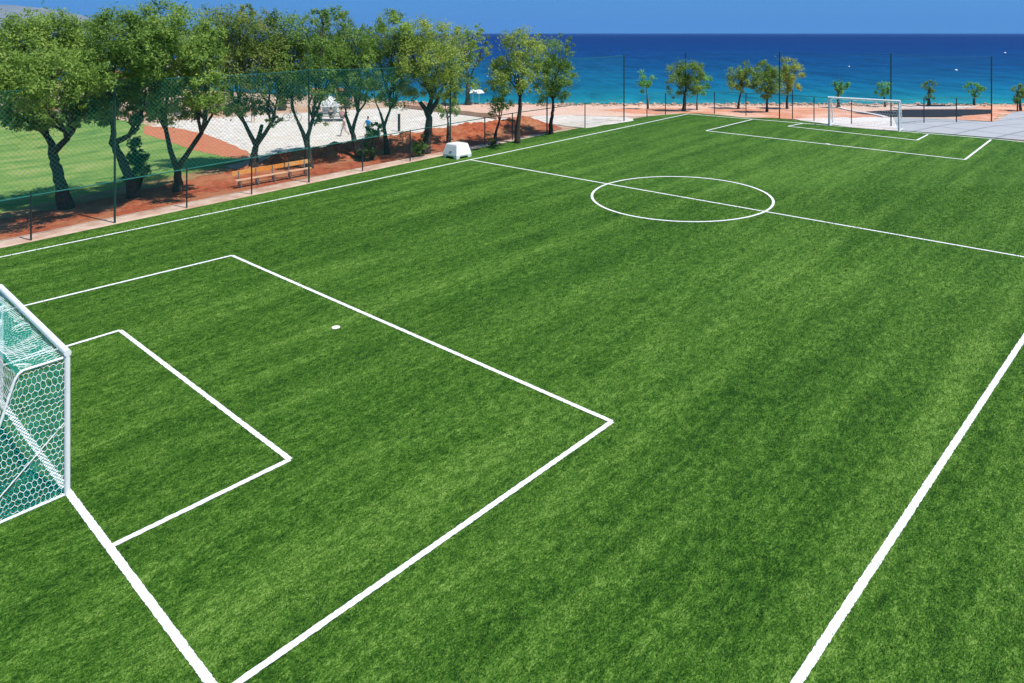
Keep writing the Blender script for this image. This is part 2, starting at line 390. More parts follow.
sheet('orange_soil', px((598, 110), (660, 107.5), (700, 109), (752, 107), (840, 108.5), (862, 112), (884, 118), (800, 119.5), (745, 117.5), (700, 113.5), (640, 114)), .018, M['pale_clay'], 2, jitter=.4)
sheet('orange_soil', px((965, 107), (1010, 105.5), (1100, 106), (1100, 113), (1002, 113.5), (992, 121.5), (955, 119.6), (965, 113.5)), .018, M['pale_clay'], 2, jitter=.3)
sheet('white_path', px((795, 119), (840, 117.6), (893, 117.8), (900, 124), (898, 131), (850, 127), (800, 120.6)), .022, M['white_path'], 2)
sheet('paving', px((893, 117.6), (945, 119.2), (990, 122), (996, 121.5), (1013, 112), (1040, 110.5), (1200, 114), (1500, 150), (1500, 200), (1024, 140.5), (940, 133.5), (898, 130.5)), .026, M['paving'], 2)
sheet('road', px((852, 113.2), (868, 111.6), (905, 109.6), (960, 109.4), (992, 109.8), (992, 113.8), (958, 116.4), (930, 117), (905, 116.8), (884, 116.4)), .03, M['asphalt'], 1.5)
sheet('road', px((913, 105.6), (930, 104.8), (950, 105.0), (957, 106.4), (935, 107.1), (920, 107)), .03, M['asphalt'], 1.5)
# pale kerbs by the road, real steps
def kerb(name, a, b_, wd, hh, mat):
    A, B = P(*a), P(*b_); bm_ = bmesh.new(); d_ = (B - A); nrm = Vector((-d_.y, d_.x, 0)).normalized() * wd / 2; k = max(2, int(d_.length / 1.0)); prev = None
    for i in range(k + 1):
        p = A.lerp(B, i / k); z = g(p.x, p.y)
        ring = [bm_.verts.new((p.x + sx_ * nrm.x, p.y + sx_ * nrm.y, z + zz)) for sx_, zz in ((-1, -.1), (-1, hh), (1, hh), (1, -.1))]
        if prev:
            for q in range(4): bm_.faces.new((prev[q], prev[(q + 1) % 4], ring[(q + 1) % 4], ring[q]))
        else: bm_.faces.new(ring)
        prev = ring
    bm_.faces.new(prev); bmesh.ops.recalc_face_normals(bm_, faces=bm_.faces)
    return obj(name, bm_, mat, kind='structure')
kerb('kerb', (838, 107.5), (886, 118), .5, .12, M['white_path'])
kerb('kerb', (895, 108.4), (975, 108.0), .9, .12, M['white_path'])
kerb('kerb', (900, 105.5), (922, 107.8), .5, .12, M['white_path'])

# painted markings: ragged strips on the turf
bm = bmesh.new()
def strip(a, b_, wd=.135, rag=.008):
    a = Vector((a[0], a[1], 0)); b_ = Vector((b_[0], b_[1], 0)); d_ = b_ - a; L = d_.length; d_.normalize(); nrm = Vector((-d_.y, d_.x, 0))
    k = max(2, int(L / .055)); prev = None
    for i in range(k + 1):
        p = a + d_ * (L * i / k)
        e1 = wd / 2 + rnd.uniform(-rag, rag); e2 = wd / 2 + rnd.uniform(-rag, rag)
        l, r_ = p + nrm * e1, p - nrm * e2
        c = (bm.verts.new((l.x, l.y, plane(l.x, l.y) + ZL)), bm.verts.new((r_.x, r_.y, plane(r_.x, r_.y) + ZL)))
        if prev: bm.faces.new((prev[0], prev[1], c[1], c[0]))
        prev = c
def P2(x, y): p = P(x, y); return Vector((p.x, p.y, 0))
def line_x(a, b_, x):                            # point on line a-b at a given x
    t = (x - a.x) / (b_.x - a.x); return a.lerp(b_, t)
GX = -30.55
ZL = .018
tl0, tl1, tlc = P2(0, 257.5), P2(470, 160), P2(688, 115.3)
c1 = line_x(tl0, tl1, GX)
strip(c1, tl1); strip(tl1, tlc)                                      # far-side touchline
rr0, rr1 = P2(803, 674), P2(1019, 346)
strip(line_x(rr0, rr1, GX), line_x(rr0, rr1, 27.5), .15)              # near-side touchline
frc = line_x(rr0, rr1, 27.3)
ZL = .022
gl0, gl1 = P2(203, 674), P2(110, 549)
def line_y(a, b_, y): t = (y - a.y) / (b_.y - a.y); return a.lerp(b_, t)
strip(line_y(gl0, gl1, -16.6), line_y(gl0, gl1, c1.y), .15)
strip(tlc, P2(1000, 139.6)); strip(P2(1000, 139.6), frc)              # far goal line
hw = P2(1022, 257); strip(tl1, line_y(tl1, hw, -16.7), .12)           # halfway line
ZL = .026
A, B_, C_ = P2(612, 422.5), P2(232, 256), P2(22, 307); D_ = P2(244, 680)
strip(A, B_); 
ga, gb, gc = P2(290, 460.5), P2(120, 331), P2(110, 548); gd = P2(70, 346)
strip(ga, gb)
pa, pb = P2(706, 131), P2(965, 160); strip(pa, pb)
fa, fb = P2(788, 126.5), P2(917, 140.5); strip(fa, fb)
ZL = .030
strip(A, line_x(A, D_, GX)); strip(B_, line_x(B_, C_, GX)); strip(ga, gc); strip(gb, line_x(gb, gd, GX))
strip(pa, P2(752, 120)); strip(pb, P2(991, 140)); strip(fa, P2(803, 123.6)); strip(fb, P2(928, 134.8))
cc = Vector((0, 0, 0)); cl = P2(594, 198); cr = P2(776.5, 203)
ZL = .034
CEN = Vector((-.1, .1, 0)); RAD = 4.72; prev = None; K = 360
for i in range(K + 1):
    a = 2 * math.pi * (i % K) / K; ring = []
    for e in (.065, -.065):
        q = CEN + Vector((math.cos(a), math.sin(a), 0)) * (RAD + e + (rnd.uniform(-.008, .008) if 0 < i < K else 0)); ring.append(bm.verts.new((q.x, q.y, plane(q.x, q.y) + ZL)))
    if prev: bm.faces.new((prev[0], prev[1], ring[1], ring[0]))
    prev = ring
ZL = .026
for spx, rx in (((336, 328), .14), ((827.5, 144.3), .17)):
    p = P2(*spx); q = [p + Vector((math.cos(t * math.pi / 10) * rx * (1 + rnd.uniform(-.06, .06)), math.sin(t * math.pi / 10) * rx, 0)) for t in range(20)]
    bm.faces.new([bm.verts.new((k.x, k.y, plane(k.x, k.y) + ZL)) for k in q])
bmesh.ops.recalc_face_normals(bm, faces=bm.faces)
for f_ in bm.faces:
    if f_.normal.z < 0: f_.normal_flip()
obj('pitch_markings', bm, M['line'], kind='structure')

# standing turf fibres on the nearer half of the pitch (uncountable)
import numpy as np
rg = np.random.default_rng(5)
SEGS = []
for nm_, a, b_, wd in (('', c1, tlc, .135), ('', line_x(rr0, rr1, GX), frc, .15), ('', line_y(gl0, gl1, -16.6), line_y(gl0, gl1, c1.y), .15), ('', tl1, line_y(tl1, hw, -16.7), .12), ('', A, B_, .135), ('', ga, gb, .135), ('', A, line_x(A, D_, GX), .135), ('', B_, line_x(B_, C_, GX), .135), ('', ga, gc, .135), ('', gb, line_x(gb, gd, GX), .135)):
    SEGS.append((np.array((a.x, a.y)), np.array((b_.x, b_.y)), wd))
def on_line(xy):
    k = np.zeros(len(xy), bool)
    for a, b_, wd in SEGS:
        d_ = b_ - a; L = np.hypot(*d_); d_ = d_ / L; q = xy - a; t = q @ d_; w_ = np.abs(q[:, 0] * d_[1] - q[:, 1] * d_[0])
        k |= (t > -.05) & (t < L + .05) & (w_ < wd / 2 - .016)
    k |= np.abs(np.hypot(xy[:, 0] - CEN.x, xy[:, 1] - CEN.y) - RAD) < .06
    sp_ = P(336, 328); k |= np.hypot(xy[:, 0] - sp_.x, xy[:, 1] - sp_.y) < .14
    return k
fw2, rt2 = np.array((FW.x, FW.y)), np.array((RT.x, RT.y)); c2 = np.array((CAM.x, CAM.y))
VV = []
for u0_, u1_, dens_, ln_, wd_ in ((10.5, 18, 620, .042, .0085), (18, 27, 300, .05, .012), (27, 42, 110, .06, .018)):
    amp = .74 * u1_; n_ = int((u1_ - u0_) * 2 * amp * dens_)
    u = rg.uniform(u0_, u1_, n_); v_ = rg.uniform(-amp, amp, n_); k = np.abs(v_) < .74 * u; u, v_ = u[k], v_[k]
    xy = c2 + np.outer(u, fw2) + np.outer(v_, rt2)
    k = (xy[:, 1] < 18.6) & (xy[:, 1] > -40) & ~on_line(xy); xy = xy[k]; n_ = len(xy)
    z = .0412 * xy[:, 0] + .0113 * xy[:, 1] + .011
    # the pile leans one way, swept in soft bands along the pitch
    ang = .7 * np.sin(xy[:, 1] * 1.9 + 1.3 * np.sin(xy[:, 0] * .21)) + .6 * np.sin(xy[:, 1] * .7 + xy[:, 0] * .13) + rg.normal(0, .9, n_)
    ln = ln_ * rg.uniform(.6, 1.3, n_); le = rg.uniform(.35, .95, n_)
    tip = np.stack([xy[:, 0] + np.cos(ang) * ln * le, xy[:, 1] + np.sin(ang) * ln * le, z + ln * np.sqrt(1 - le ** 2) + .004], 1)
    a2 = rg.uniform(0, np.pi, n_); hw_ = wd_ * rg.uniform(.5, 1.1, n_)
    s1 = np.stack([xy[:, 0] + np.cos(a2) * hw_, xy[:, 1] + np.sin(a2) * hw_, z], 1); s2 = np.stack([xy[:, 0] - np.cos(a2) * hw_, xy[:, 1] - np.sin(a2) * hw_, z], 1)
    VV.append(np.stack([s1, s2, tip], 1).reshape(-1, 3))
VV = np.concatenate(VV).astype(np.float32); nt_ = len(VV) // 3
print('fibres', nt_)
me = bpy.data.meshes.new('grass'); me.vertices.add(len(VV)); me.vertices.foreach_set('co', VV.ravel()); me.loops.add(len(VV)); me.loops.foreach_set('vertex_index', np.arange(len(VV), dtype=np.int32))
me.polygons.add(nt_); me.polygons.foreach_set('loop_start', np.arange(0, len(VV), 3, dtype=np.int32)); me.update(calc_edges=True); me.validate()
m, n, b = new_mat('turf_fibre')
gi = n.nodes.new('ShaderNodeNewGeometry'); f1 = nz(n, coords(n, (.03, .75, 1)), 1.0, 4, .6); f2 = nz(n, coords(n, (3.6, 6.5, 4)), 1, 3, .6)
q_ = mth(n, 'ADD', mth(n, 'MULTIPLY', gi.outputs['Random Per Island'], .56), mth(n, 'ADD', mth(n, 'MULTIPLY', f1, .20), mth(n, 'MULTIPLY', f2, .34)))
r = ramp(n, [(.28, (.006, .034, .003)), (.5, (.045, .130, .009)), (.68, (.108, .225, .024)), (.86, (.24, .37, .08))]); n.links.new(q_, r.inputs[0]); n.links.new(r.outputs[0], b.inputs['Base Color'])
b.inputs['Roughness'].default_value = .6; b.inputs['Specular IOR Level'].default_value = .2
tr = n.nodes.new('ShaderNodeBsdfTranslucent'); n.links.new(r.outputs[0], tr.inputs[0]); mx = n.nodes.new('ShaderNodeMixShader'); mx.inputs[0].default_value = .3
n.links.new(b.outputs[0], mx.inputs[1]); n.links.new(tr.outputs[0], mx.inputs[2]); n.links.new(mx.outputs[0], n.nodes['Material Output'].inputs[0])
me.materials.append(m); o = bpy.data.objects.new('grass', me); COL.objects.link(o); o['kind'] = 'stuff'; tag(o, 'short upright green fibres of the artificial turf', 'grass')

# rough red bank of dug soil behind the fence
bm = bmesh.new(); nu, nv2 = 110, 26; rows = []
top = [(-13, 26.6), (-8, 26.4), (-2, 26.0), (3, 25.6), (8, 25.0), (12, 23.6), (14.6, 21.6)]
bot = [(-12, 24.2), (-8, 23.4), (-2, 22.8), (3, 22.6), (8, 21.2), (11.5, 20.6), (14.4, 20.9)]
def lerp_poly(pl, t):
    f_ = t * (len(pl) - 1); i = min(int(f_), len(pl) - 2); k = f_ - i
    return Vector((pl[i][0] + (pl[i + 1][0] - pl[i][0]) * k, pl[i][1] + (pl[i + 1][1] - pl[i][1]) * k, 0))
for i in range(nu + 1):
    t = i / nu; a, b_ = lerp_poly(bot, t), lerp_poly(top, t); row = []
    for j in range(nv2 + 1):
        s_ = j / nv2; p = a.lerp(b_, s_)
        hh = min(1, s_ / .7) if s_ < .7 else max(0, (1 - s_) / .3)
        env = hh * min(1, t * 8) * min(1, (1 - t) * 8)
        z = g(p.x, p.y) - .05 + env * (.85 + .34 * noise.fractal(p * .9, 1, 2, 4)) + .16 * env * noise.noise(p * 3.5)
        row.append(bm.verts.new((p.x + .1 * noise.noise(p * 2), p.y, z)))
    rows.append(row)
for r1, r2 in zip(rows, rows[1:]):
    for k in range(nv2): bm.faces.new((r1[k], r2[k], r2[k + 1], r1[k + 1]))
bmesh.ops.recalc_face_normals(bm, faces=bm.faces)
if sum(f_.normal.z for f_ in bm.faces) < 0: bmesh.ops.reverse_faces(bm, faces=bm.faces)
obj('soil_bank', bm, M['soil'], kind='structure')

# rocks and pebbles of the shoreline: uncountable
bm = bmesh.new()
for i in range(1500):
    v_ = rnd.uniform(-26, 66); u = shore(v_) - rnd.uniform(.2, 6.0) ** 1.0
    if rnd.random() < .35: u = shore(v_) - rnd.uniform(.2, 3)
    p = CAM + FW * u + RT * v_; s_ = rnd.choice((.06, .09, .12, .15, .22)) * rnd.uniform(.7, 1.3)
    if v_ > 38: s_ *= .8
    r_ = bmesh.ops.create_icosphere(bm, subdivisions=1, radius=s_)
    for q in r_['verts']: q.co = Vector((q.co.x * 1.3, q.co.y, q.co.z * .75)) * (1 + .35 * noise.noise(q.co * 5 + p)) + Vector((p.x, p.y, g(p.x, p.y) + s_ * .2))
o = obj('rocks', bm, M['rock'], kind='stuff'); tag(o, 'band of pinkish rocks and pebbles along the waterline', 'rocks')

# ------------------------------------------------------------------ trees
def blob_leaves(bm, c, rx, ry, rz_, n_, size, seed, sprig=.22):
    rn = random.Random(seed)
    ncl = max(8, int(n_ / 75)); cls = []
    for _ in range(ncl):
        while True:
            d_ = Vector((rn.uniform(-1, 1), rn.uniform(-1, 1), rn.uniform(-1, 1)))
            if .25 < d_.length < 1: break
        d_ = d_ * (1.02 if rn.random() < .7 else .8)
        k = d_.length; d_ = d_ / k * (k ** .45)
        o_ = rn.random() < sprig                # sprigs that stand out of the crown
        if o_: d_ = d_ * rn.uniform(1.15, 1.4)
        cls.append((Vector((d_.x * rx, d_.y * ry, d_.z * rz_)), rn.uniform(.12, .2) if o_ else rn.uniform(.24, .44)))
    for q, cr_ in cls:
        R_ = cr_ * (rx + rz_) / 2 * rn.uniform(.8, 1.25)
        for _ in range(int(n_ / ncl * (.5 if cr_ < .2 else 1.1))):
            e = Vector((rn.gauss(0, .5), rn.gauss(0, .5), rn.gauss(0, .45))) * R_ + q
            p = c + e
            a = (Vector((rn.gauss(0, .8), rn.gauss(0, .8), rn.gauss(0, .8) + .7)) + e.normalized() * .5 + (e - q).normalized() * .4).normalized()
            t = a.orthogonal().normalized(); t = Matrix.Rotation(rn.uniform(0, 6.28), 3, a) @ t; s2 = a.cross(t)
            l = size * rn.uniform(.7, 1.4); w_ = l * rn.uniform(.24, .42)
            bm.faces.new([bm.verts.new(p + x) for x in (-t * l, s2 * w_ - t * l * .1, t * l, -s2 * w_ - t * l * .1)])
def bend(a, b_, k, amp, seed):
    rn = random.Random(seed); d_ = (b_ - a); o_ = [a]
    for i in range(1, k):
        o_.append(a + d_ * (i / k) + Vector((rn.gauss(0, 1), rn.gauss(0, 1), rn.gauss(0, .5))) * amp * d_.length)
    return o_ + [b_]
def tree(label, base_px, stem, blobs, leaf, name='tree', bark='bark', r0=.3, dens=1.0, size=.13, group=None, depth=1.0, seed=0, stems=None, lean=(-1.2, .5)):
    """stem: pixels up the trunk to the fork; blobs: (px, py, rx, ry[, depth offset]) seen at the tree's distance"""
    rn = random.Random(seed * 31 + 5)
    base = P(*base_px); u0 = dist(base); ppm = F_PX / u0
    root = thing(name, base, label, 'tree', group)
    bt = bmesh.new(); bl = bmesh.new()
    def pt(x, y, du=0): return at(x, y, u0 + du) - base
    trunk = [Vector((0, 0, -.15))]
    for i, (x, y) in enumerate(stem): trunk.append(pt(x, y, rn.uniform(-.15, .15)))
    k = len(trunk); rad = [r0 * 1.35] + [r0 * (1 - .38 * i / (k - 1)) for i in range(1, k)]
    # finer trunk with slight knots
    fp, fr = [], []
    for i in range(k - 1):
        for q in range(4):
            t = q / 4; p = trunk[i].lerp(trunk[i + 1], t); fp.append(p + Vector((rn.gauss(0, 1), rn.gauss(0, 1), 0)) * r0 * .07 * (1 if q else 0)); fr.append((rad[i] + (rad[i + 1] - rad[i]) * t) * rn.uniform(.95, 1.06))
    fp.append(trunk[-1]); fr.append(rad[-1])
    tube(bt, fp, fr, 10)
    fork = trunk[-1]
    forks = [fork] + [pt(x, y) for x, y in (stems or [])]
    for q in forks[1:]:
        m_ = trunk[-1].lerp(q, .5) + Vector((rn.gauss(0, .05), rn.gauss(0, .05), -.03 * (q - fork).length))
        tube(bt, [trunk[-1] - Vector((0, 0, r0 * .3)), m_, q], [r0 * .62, r0 * .5, r0 * .42], 8)
    for bi, bb in enumerate(blobs):
        x, y, rx, ry = bb[:4]; du = bb[4] if len(bb) > 4 else rn.uniform(*lean) * (rx / ppm) * depth
        sc = (u0 + du) / u0
        c = pt(x, y, du); gw_ = 1.08 if name == 'tree' else 1.22; RX, RZ = rx * gw_ / ppm * sc, ry * gw_ / ppm * sc; RY = RX * depth
        vol = (rx * ry); n_ = int(vol * 5.6 * dens)
        # crown ellipsoid lies across the line of sight: rotate so local x runs along the picture
        tmp = bmesh.new(); blob_leaves(tmp, Vector((0, 0, 0)), RX, RY, RZ, n_, size, seed * 100 + bi, .22 if name == 'tree' else .06)
        bmesh.ops.rotate(tmp, verts=tmp.verts, cent=(0, 0, 0), matrix=Matrix.Rotation(YAW - math.pi / 2, 3, 'Z')); bmesh.ops.translate(tmp, verts=tmp.verts, vec=c)
        me_ = bpy.data.meshes.new('tmp'); tmp.to_mesh(me_); tmp.free(); bl.from_mesh(me_); bpy.data.meshes.remove(me_)
        st = min(forks, key=lambda q: (q - c).length)
        end = c + Vector((0, 0, RZ * .3))
        k0 = (st - trunk[-1]) * 1.5 if (st - trunk[-1]).length > .05 else (trunk[-1] - trunk[-2]).normalized() * (end - st).length * .8
        k1 = Vector((0, 0, RZ)); pp = []
        for q in range(6):
            t = q / 5; p_ = st * (2 * t**3 - 3 * t**2 + 1) + k0 * (t**3 - 2 * t**2 + t) + end * (-2 * t**3 + 3 * t**2) + k1 * (t**3 - t**2)
            pp.append(p_ + (Vector((rn.gauss(0, 1), rn.gauss(0, 1), rn.gauss(0, .5))) * .03 * (end - st).length if 0 < q < 5 else Vector((0, 0, 0))))
        if st is not trunk[-1]: pp[0] = st - (st - trunk[-1]).normalized() * r0 * .25
        rr_ = r0 * (.42 if len(forks) == 1 else .34)
        tube(bt, pp, [rr_ * (1 - .8 * i / 5) for i in range(6)], 6)
        for q in range(4):                        # boughs into the leaf clumps
            a = pp[2 + q % 3]; e = c + Vector((rn.uniform(-.7, .7) * RX, rn.uniform(-.7, .7) * RX, rn.uniform(-.5, .7) * RZ))
            tube(bt, bend(a, e, 3, .07, seed * 13 + bi * 5 + q), [rr_ * .38, rr_ * .28, rr_ * .18, rr_ * .08], 5)
    obj('trunk', bt, M[bark], root, smooth=True); obj('crown', bl, M[leaf], root)
    return root
GT = 'row of shade trees behind the green fence'
TREES = [
 ('big leaning tree at the left edge with a single trunk forking low over the lawn', (66, 208), [(62, 190), (57, 168), (52, 152)],
  [(18, 45, 24, 24), (50, 40, 28, 26), (72, 58, 22, 24), (20, 80, 26, 24), (55, 78, 30, 26), (84, 92, 16, 22), (30, 108, 20, 16), (62, 112, 20, 15), (4, 62, 20, 26), (8, 100, 12, 14), (16, 116, 12, 10), (38, 122, 11, 8), (80, 114, 13, 10), (92, 104, 11, 12), (88, 66, 14, 18)], 'leaf_olive', [(47, 136), (68, 138)], .36),
 ('second tree from the left, trunk bent leftward with a shoot thicket at its base', (134, 197), [(131, 182), (122, 160), (112, 142)],
  [(95, 42, 22, 24), (122, 32, 24, 24), (142, 48, 22, 26), (104, 72, 24, 22), (132, 76, 24, 22), (116, 102, 20, 16), (146, 96, 14, 16), (94, 108, 12, 12), (102, 116, 9, 10), (144, 112, 12, 10), (128, 116, 9, 8)], 'leaf_green', [(113, 125), (130, 135)], .32),
 ('tree with a wide V-shaped fork, left of the orange bench', (178, 191), [(178, 180), (177, 168)],
  [(160, 24, 24, 20), (184, 34, 22, 22), (150, 54, 22, 24), (176, 62, 26, 24), (204, 60, 20, 24), (150, 88, 20, 18), (182, 92, 18, 16), (206, 88, 18, 16), (164, 112, 16, 11), (148, 108, 11, 12), (190, 108, 12, 9), (214, 104, 11, 9), (212, 40, 12, 16)], 'leaf_olive', [(166, 130), (202, 132)], .30),
 ('rust-tipped tree whose trunk stands just behind the left half of the bench', (254, 169), [(254, 155), (256, 144)],
  [(216, 30, 20, 22), (240, 36, 20, 24), (262, 40, 20, 24), (226, 62, 22, 24), (254, 66, 24, 22), (232, 92, 20, 17), (268, 92, 18, 16), (246, 106, 14, 10), (226, 106, 12, 8), (262, 108, 10, 7), (275, 120, 7, 6), (284, 60, 14, 18), (246, 14, 8, 9)], 'leaf_rust', [(244, 122), (262, 125), (272, 122)], .28),
 ('tree behind the right end of the orange bench, touching the tall fence post', (309, 168), [(308, 152), (306, 140)],
  [(284, 36, 19, 22), (306, 32, 18, 20), (296, 60, 24, 22), (322, 56, 17, 22), (290, 84, 18, 16), (314, 86, 18, 16), (276, 62, 16, 20), (320, 121, 7, 6), (336, 62, 11, 18), (320, 16, 8, 8)], 'leaf_green', [(298, 122), (313, 118)], .26),
 ('tree with a slim leaning trunk right behind the walker in pale clothes', (360, 158), [(356, 145), (352, 132)],
  [(334, 30, 16, 19), (352, 42, 18, 20), (334, 58, 18, 20), (358, 66, 18, 20), (344, 86, 18, 15), (362, 92, 14, 13), (369, 58, 11, 18), (340, 14, 7, 7)], 'leaf_green', [(346, 116), (358, 112)], .24),
 ('straight thin tree beside the dark sand-court pillar', (387, 154), [(386, 140), (384, 126)],
  [(374, 38, 15, 18), (394, 30, 17, 17), (380, 58, 17, 20), (400, 56, 17, 20), (386, 82, 18, 16), (398, 96, 12, 12), (374, 94, 10, 9), (406, 38, 12, 14), (394, 15, 7, 7)], 'leaf_olive', [(380, 112), (390, 110)], .19),
 ('yellow-crowned tree with a thick trunk fanning out, left of the white crate', (425, 153), [(427, 138), (429, 122), (428, 114)],
  [(420, 38, 20, 18), (444, 42, 19, 18), (412, 58, 18, 18), (436, 62, 22, 20), (456, 60, 14, 18), (418, 80, 18, 15), (440, 84, 16, 14)], 'leaf_yellow', [(420, 102), (432, 98), (438, 100)], .33),
 ('short thin sapling with a sparse crown right behind the white crate', (448, 143), [(448, 130), (448, 122)],
  [(444, 102, 9, 10), (454, 106, 9, 9), (450, 92, 10, 10), (446, 114, 6, 6)], 'leaf_olive', None, .12),
 ('small leaning tree with a sparse crown on the end of the soil bank', (494, 144), [(496, 132), (499, 122)],
  [(494, 92, 11, 12), (504, 100, 9, 10), (490, 106, 8, 8), (500, 80, 10, 10)], 'leaf_olive', None, .12),
 ('leafy tree with a broad olive crown, left one of the pair before the sea', (517, 143), [(518, 126), (520, 108), (520, 98)],
  [(520, 44, 18, 14), (506, 58, 16, 16), (530, 56, 16, 16), (512, 78, 18, 16), (532, 76, 12, 14), (500, 70, 10, 12)], 'leaf_yellow', None, .20),
 ('darker upright tree at the right end of the row, against the blue sea', (551, 134), [(551, 122), (553, 110), (553, 102)],
  [(546, 56, 14, 16), (562, 54, 11, 14), (552, 76, 18, 16), (566, 76, 9, 12), (546, 92, 13, 11), (562, 90, 11, 10), (541, 66, 8, 12), (570, 44, 4, 7)], 'leaf_green', None, .17),
]
for i, (lab_, bp, st, bl_, lf, sts, r0) in enumerate(TREES):
    tree(lab_, bp, st, bl_, lf, r0=r0, stems=sts, seed=i + 1, group=GT, lean=(-2.9, .4) if i < 3 else (-.5, 1.1) if i < 5 else (-1.5, .5), dens=1.5 if bl_[0][2] > 12 else 1.0, depth=1.25, size=.092)
GB = 'trees further back behind the sand court and lawn'
for i, (lab_, bp, st, bl_, lf, r0) in enumerate([
 ('background tree low on the far side of the lawn at the left edge', (8, 116), [(8, 100), (8, 88)], [(0, 70, 16, 18), (16, 58, 18, 20), (26, 76, 14, 14), (10, 36, 14, 14)], 'leaf_olive', .4),
 ('background tree filling the gap behind the two leftmost trunks', (92, 112), [(92, 98), (92, 86)], [(84, 62, 15, 18), (100, 66, 15, 16), (92, 44, 13, 14)], 'leaf_dark', .4),
 ('background tree behind the V-forked trunk on the sand court edge', (196, 112), [(196, 98), (196, 86)], [(190, 66, 15, 14), (204, 60, 16, 18), (196, 44, 13, 14)], 'leaf_dark', .4),
 ('background tree with dark crown between the bench trees', (282, 110), [(282, 98), (282, 86)], [(276, 66, 14, 14), (290, 60, 14, 18), (282, 44, 12, 12)], 'leaf_dark', .35),
 ('background tree behind the white canopy', (347, 108), [(346, 98), (346, 88)], [(340, 74, 12, 12), (354, 70, 12, 14), (346, 56, 12, 14)], 'leaf_dark', .3),
 ('background tree on the beach behind the yellow-crowned tree', (468, 105), [(468, 96), (468, 84)], [(464, 44, 16, 16), (460, 66, 14, 16), (484, 50, 6, 12), (472, 78, 8, 12), (474, 34, 8, 8)], 'leaf_olive', .3),
 ('slim background tree on the beach with a dark column crown', (455, 104), [(455, 96), (455, 90)], [(456, 78, 8, 14), (452, 90, 6, 8)], 'leaf_dark', .2)]):
    tree(lab_, bp, st, bl_, lf, r0=r0, seed=40 + i, group=GB, dens=.8, size=.15)
GS = 'young trees along the beach behind the far goal'
for i, (lab_, bp, st, bl_, lf, r0) in enumerate([
 ('small round young tree standing alone, leftmost on the beach', (648, 109), [(648, 100), (647, 94)], [(645, 78, 7, 6), (646, 86, 5, 7)], 'leaf_bright', .09),
 ('wide bushy young tree with a twin trunk behind the pitch corner', (683, 111), [(684, 103), (684, 96)], [(678, 74, 9, 10), (690, 74, 9, 10), (676, 86, 8, 8), (690, 86, 8, 8), (697, 72, 6, 8)], 'leaf_green', .13),
 ('slim young tree with its crown tucked right of the wide bushy one', (697, 110), [(697, 100), (698, 92)], [(703, 82, 7, 6), (700, 88, 6, 6)], 'leaf_bright', .08),
 ('young tree with a bent trunk and three-lobed pale crown', (738, 109), [(739, 101), (741, 92)], [(736, 78, 7, 9), (744, 72, 8, 8), (751, 80, 7, 7), (740, 84, 7, 6)], 'leaf_olive', .11),
 ('densest dark green young tree, middle of the beach trio', (767, 112), [(767, 104), (767, 96)], [(766, 70, 8, 8), (762, 82, 9, 10), (773, 80, 8, 11), (766, 92, 8, 6)], 'leaf_green', .12),
 ('pale yellowish young tree behind a tall fence post', (787, 109), [(787, 100), (788, 92)], [(787, 68, 8, 8), (795, 74, 8, 8), (785, 82, 7, 9), (793, 84, 6, 7)], 'leaf_yellow', .12),
 ('stocky pruned tree behind the left post of the far goal', (839, 108), [(838, 101), (838, 96)], [(835, 86, 5, 4), (843, 85, 5, 4), (839, 91, 4, 5)], 'leaf_bright', .16),
 ('little round pruned tree behind the far crossbar', (885, 107), [(885, 102), (884, 97)], [(882, 90, 5, 6), (888, 88, 5, 5)], 'leaf_bright', .11),
 ('narrow tapering pruned tree right of the far goal', (929, 106), [(929, 100), (929, 96)], [(929, 86, 5, 5), (930, 94, 4, 6)], 'leaf_green', .16),
 ('flat-topped pruned tree in front of the shore rocks', (974, 105), [(974, 99), (975, 95)], [(971, 87, 5, 4), (979, 86, 5, 4), (976, 92, 4, 5)], 'leaf_bright', .12),
 ('pruned tree at the right edge of the picture beside a fence post', (1021, 111), [(1020, 104), (1020, 100)], [(1016, 92, 5, 4), (1024, 91, 6, 5), (1020, 98, 5, 5)], 'leaf_green', .12)]):
    tree(lab_, bp, st, bl_, lf, r0=r0, seed=70 + i, group=GS, dens=3.6, size=.10, name='young_tree', bark='bark_pale' if i in (0, 2) else 'bark')
# leafy shoots round trunk feet
for i, (lab_, bp, bl_, lf) in enumerate([
 ('tall thicket of leafy shoots round the bent second trunk', (138, 190), [(136, 150, 9, 16), (142, 165, 8, 14), (131, 172, 8, 12)], 'leaf_dark'),
 ('upright bush between the pale walker and the thin straight tree', (372, 160), [(372, 140, 7, 14), (366, 150, 6, 9), (376, 128, 5, 8)], 'leaf_dark'),
 ('dense bush against the thick fanning trunk', (418, 156), [(417, 142, 6, 10), (421, 148, 5, 7)], 'leaf_green'),
 ('little dry bush by the small leaning tree', (492, 146), [(491, 141, 3, 5)], 'leaf_olive')]):
    b0 = P(*bp); u0 = dist(b0); bm = bmesh.new(); bs_ = bmesh.new()
    root = thing('bush', b0, lab_, 'bush', 'bushes at the feet of the shade trees')
    for k, (x, y, rx, ry) in enumerate(bl_):
        s_ = u0 / F_PX; blob_leaves(bm, at(x, y, u0 - .2) - b0, rx * s_, rx * s_, ry * s_, int(rx * ry * 7), .12, 900 + i * 10 + k)
        for q in range(4): tube(bs_, bend(Vector((rnd.uniform(-.1, .1), rnd.uniform(-.1, .1), -.05)), at(x + rnd.uniform(-rx, rx) * .6, y, u0 - .2) - b0, 3, .04, i * 50 + k * 5 + q), [.03, .025, .018, .01], 5)
    obj('leaves', bm, M[lf], root); obj('stem', bs_, M['bark'], root)

